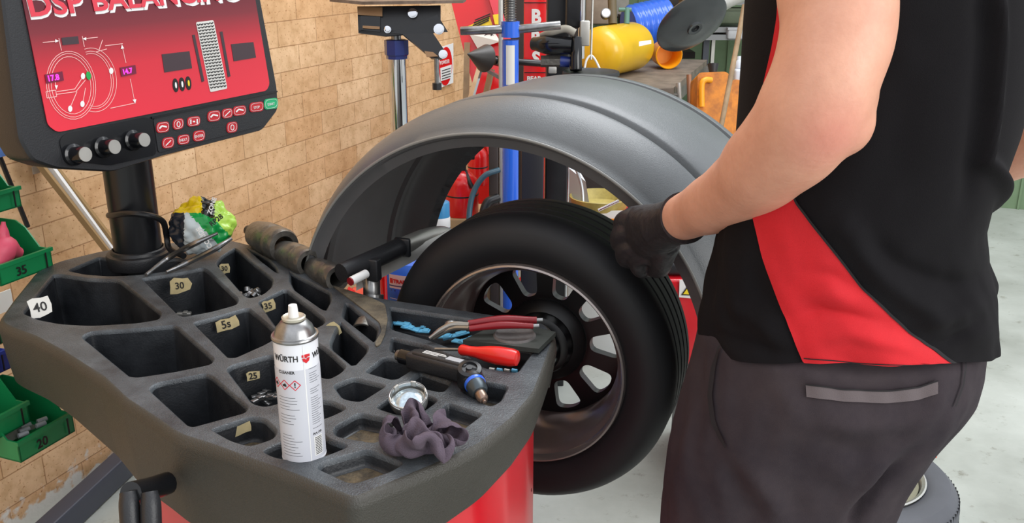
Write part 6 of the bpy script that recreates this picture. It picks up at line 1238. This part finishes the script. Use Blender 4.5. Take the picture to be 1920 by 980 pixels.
# dark backing clutter behind opening
b = MB(); p_ = P(1150, 330, 4.15); b.box(Vector((p_.x, p_.y, .42)), (.5, .2, .84), None, .03); single(b, 'engine_parts_crate', DARK, 'dark crate of parts behind the olive bowl', 'crate')
# blue drum with label
dD = 2.5; dtop = P(775, 482, dD); root = thing('oil_drum', floor_at(dtop), 'blue plastic drum with white transmission fluid label behind the tray', 'drum'); R3 = .105
cdr = floor_at(P(782, 520, dD+.03)); b = MB(); b.lathe(cdr, UP, [(.0, 0), (R3*.95, 0), (R3, .02), (R3, dtop.z-.09), (R3*1.03, dtop.z-.085), (R3*1.03, dtop.z-.06), (R3, dtop.z-.055), (R3*.96, dtop.z-.02), (R3*.8, dtop.z), (.0, dtop.z)], 48); b.build('drum_body', mat('drum_blue', (30, 100, 210), .35), root)
def drw(x, y, off): a = -math.pi/2+math.atan2(-cdr.x, -cdr.y)*0-.35+x/R3; return cdr+Vector((math.cos(a), math.sin(a), 0))*(R3+off)+UP*y
lz0 = P(775, 575, dD-R3).z; lz1 = P(775, 523, dD-R3).z
b = MB(); n = 12; rows = [[drw(-.03+.10*k/n, yy, .002) for k in range(n+1)] for yy in (lz0, lz1)]; b.add(rows[0]+rows[1], [(k, k+1, n+2+k, n+1+k) for k in range(n)]); b.build('drum_label', WHT, root, fix=False)
text('TRANSMISSION', .014, (0, 0, 0), CR, UP, mat('label_red', (200, 40, 40), .5), 'lettering', root, .0004, 'LEFT', .0006, warp=lambda x, y, z: drw(-.016+x, lz1-.022+y, .003+z))
b = MB(); rows = [[drw(-.027+.009*k/3, yy, .003) for k in range(4)] for yy in (lz1-.024, lz1-.010)]; b.add(rows[0]+rows[1], [(k, k+1, 5+k, 4+k) for k in range(3)]); b.build('label_mark', MATS['label_red'], root, fix=False)
b = MB()
for yy in (lz1-.032, lz1-.045): rows = [[drw(-.03+.10*k/n, yy+e_, .003) for k in range(n+1)] for e_ in (0, .003)]; b.add(rows[0]+rows[1], [(k, k+1, n+2+k, n+1+k) for k in range(n)])
b.build('label_stripe', NAVY, root, fix=False)
# red jack near drum
b = MB(); p_ = P(680, 566, 2.3); b.box(Vector((p_.x, p_.y, p_.z)), (.07, .1, .05), None, .01); b.bar(p_+CR*.02-UP*.02, p_-CR*.04+UP*.03, .02, .02); b.box(Vector((p_.x, p_.y, (p_.z-.02)/2)), (.04, .05, p_.z-.02)); b.box(Vector((p_.x, p_.y, .02)), (.2, .2, .04), None, .01); single(b, 'trolley_jack', REDX, 'red jack stand left of the blue drum', 'jack')
b = MB(); p_ = P(718, 560, 2.4); b.cyl(floor_at(p_), P(718, 500, 2.4), .009); single(b, 'red_rod', REDX, 'thin red upright rod at the blue drum\'s left side', 'rod')
# red machine right behind tyre with warning sign
rm_ = thing('tyre_changer_base', floor_at(P(1290, 600, 2.6)), 'red machine base with yellow warning triangle, right of the mounted tyre', 'machine')
mD = 2.5; a = P(1240, 520, mD); b2 = P(1400, 520, mD); zt3 = P(1290, 525, mD).z
cmid = (a+b2)/2; b = MB(); b.box(Vector((cmid.x, cmid.y+.2, (zt3+.40)/2)), ((b2-a).length, .4, zt3-.40), None, .012); b.build('red_housing', REDP, rm_)
b = MB(); b.box(Vector((cmid.x+.06, cmid.y+.22, .2)), ((b2-a).length-.12, .3, .4), None, .01); b.build('pedestal', BLKP, rm_)
b = MB(); b.box(Vector((cmid.x, cmid.y+.2, zt3+.022)), ((b2-a).length*.97, .36, .036), None, .01); b.build('black_deck', BLKP, rm_); b = MB(); b.box(Vector((cmid.x, cmid.y+.28, zt3+.062)), ((b2-a).length*.9, .2, .04), None, .01); b.build('upper_red', REDP, rm_)
yl = cmid.y-.003
def fr_(x, y): r_ = ray(x, y); return CC+r_*(yl/r_.y)
b = MB(); b.prism([fr_(1274, 524), fr_(1306, 526), fr_(1306, 560), fr_(1273, 557)], -CF*.002); b.build('sign_plate', WHT, rm_); b = MB(); b.prism([fr_(1277, 553)-CF*.004, fr_(1304, 554)-CF*.004, fr_(1291, 533)-CF*.004], -CF*.001); b.build('triangle_border', INK, rm_); b = MB(); b.prism([fr_(1280, 551)-CF*.006, fr_(1301, 552)-CF*.006, fr_(1291, 536)-CF*.006], -CF*.001); b.build('warning_triangle', YLAB, rm_)
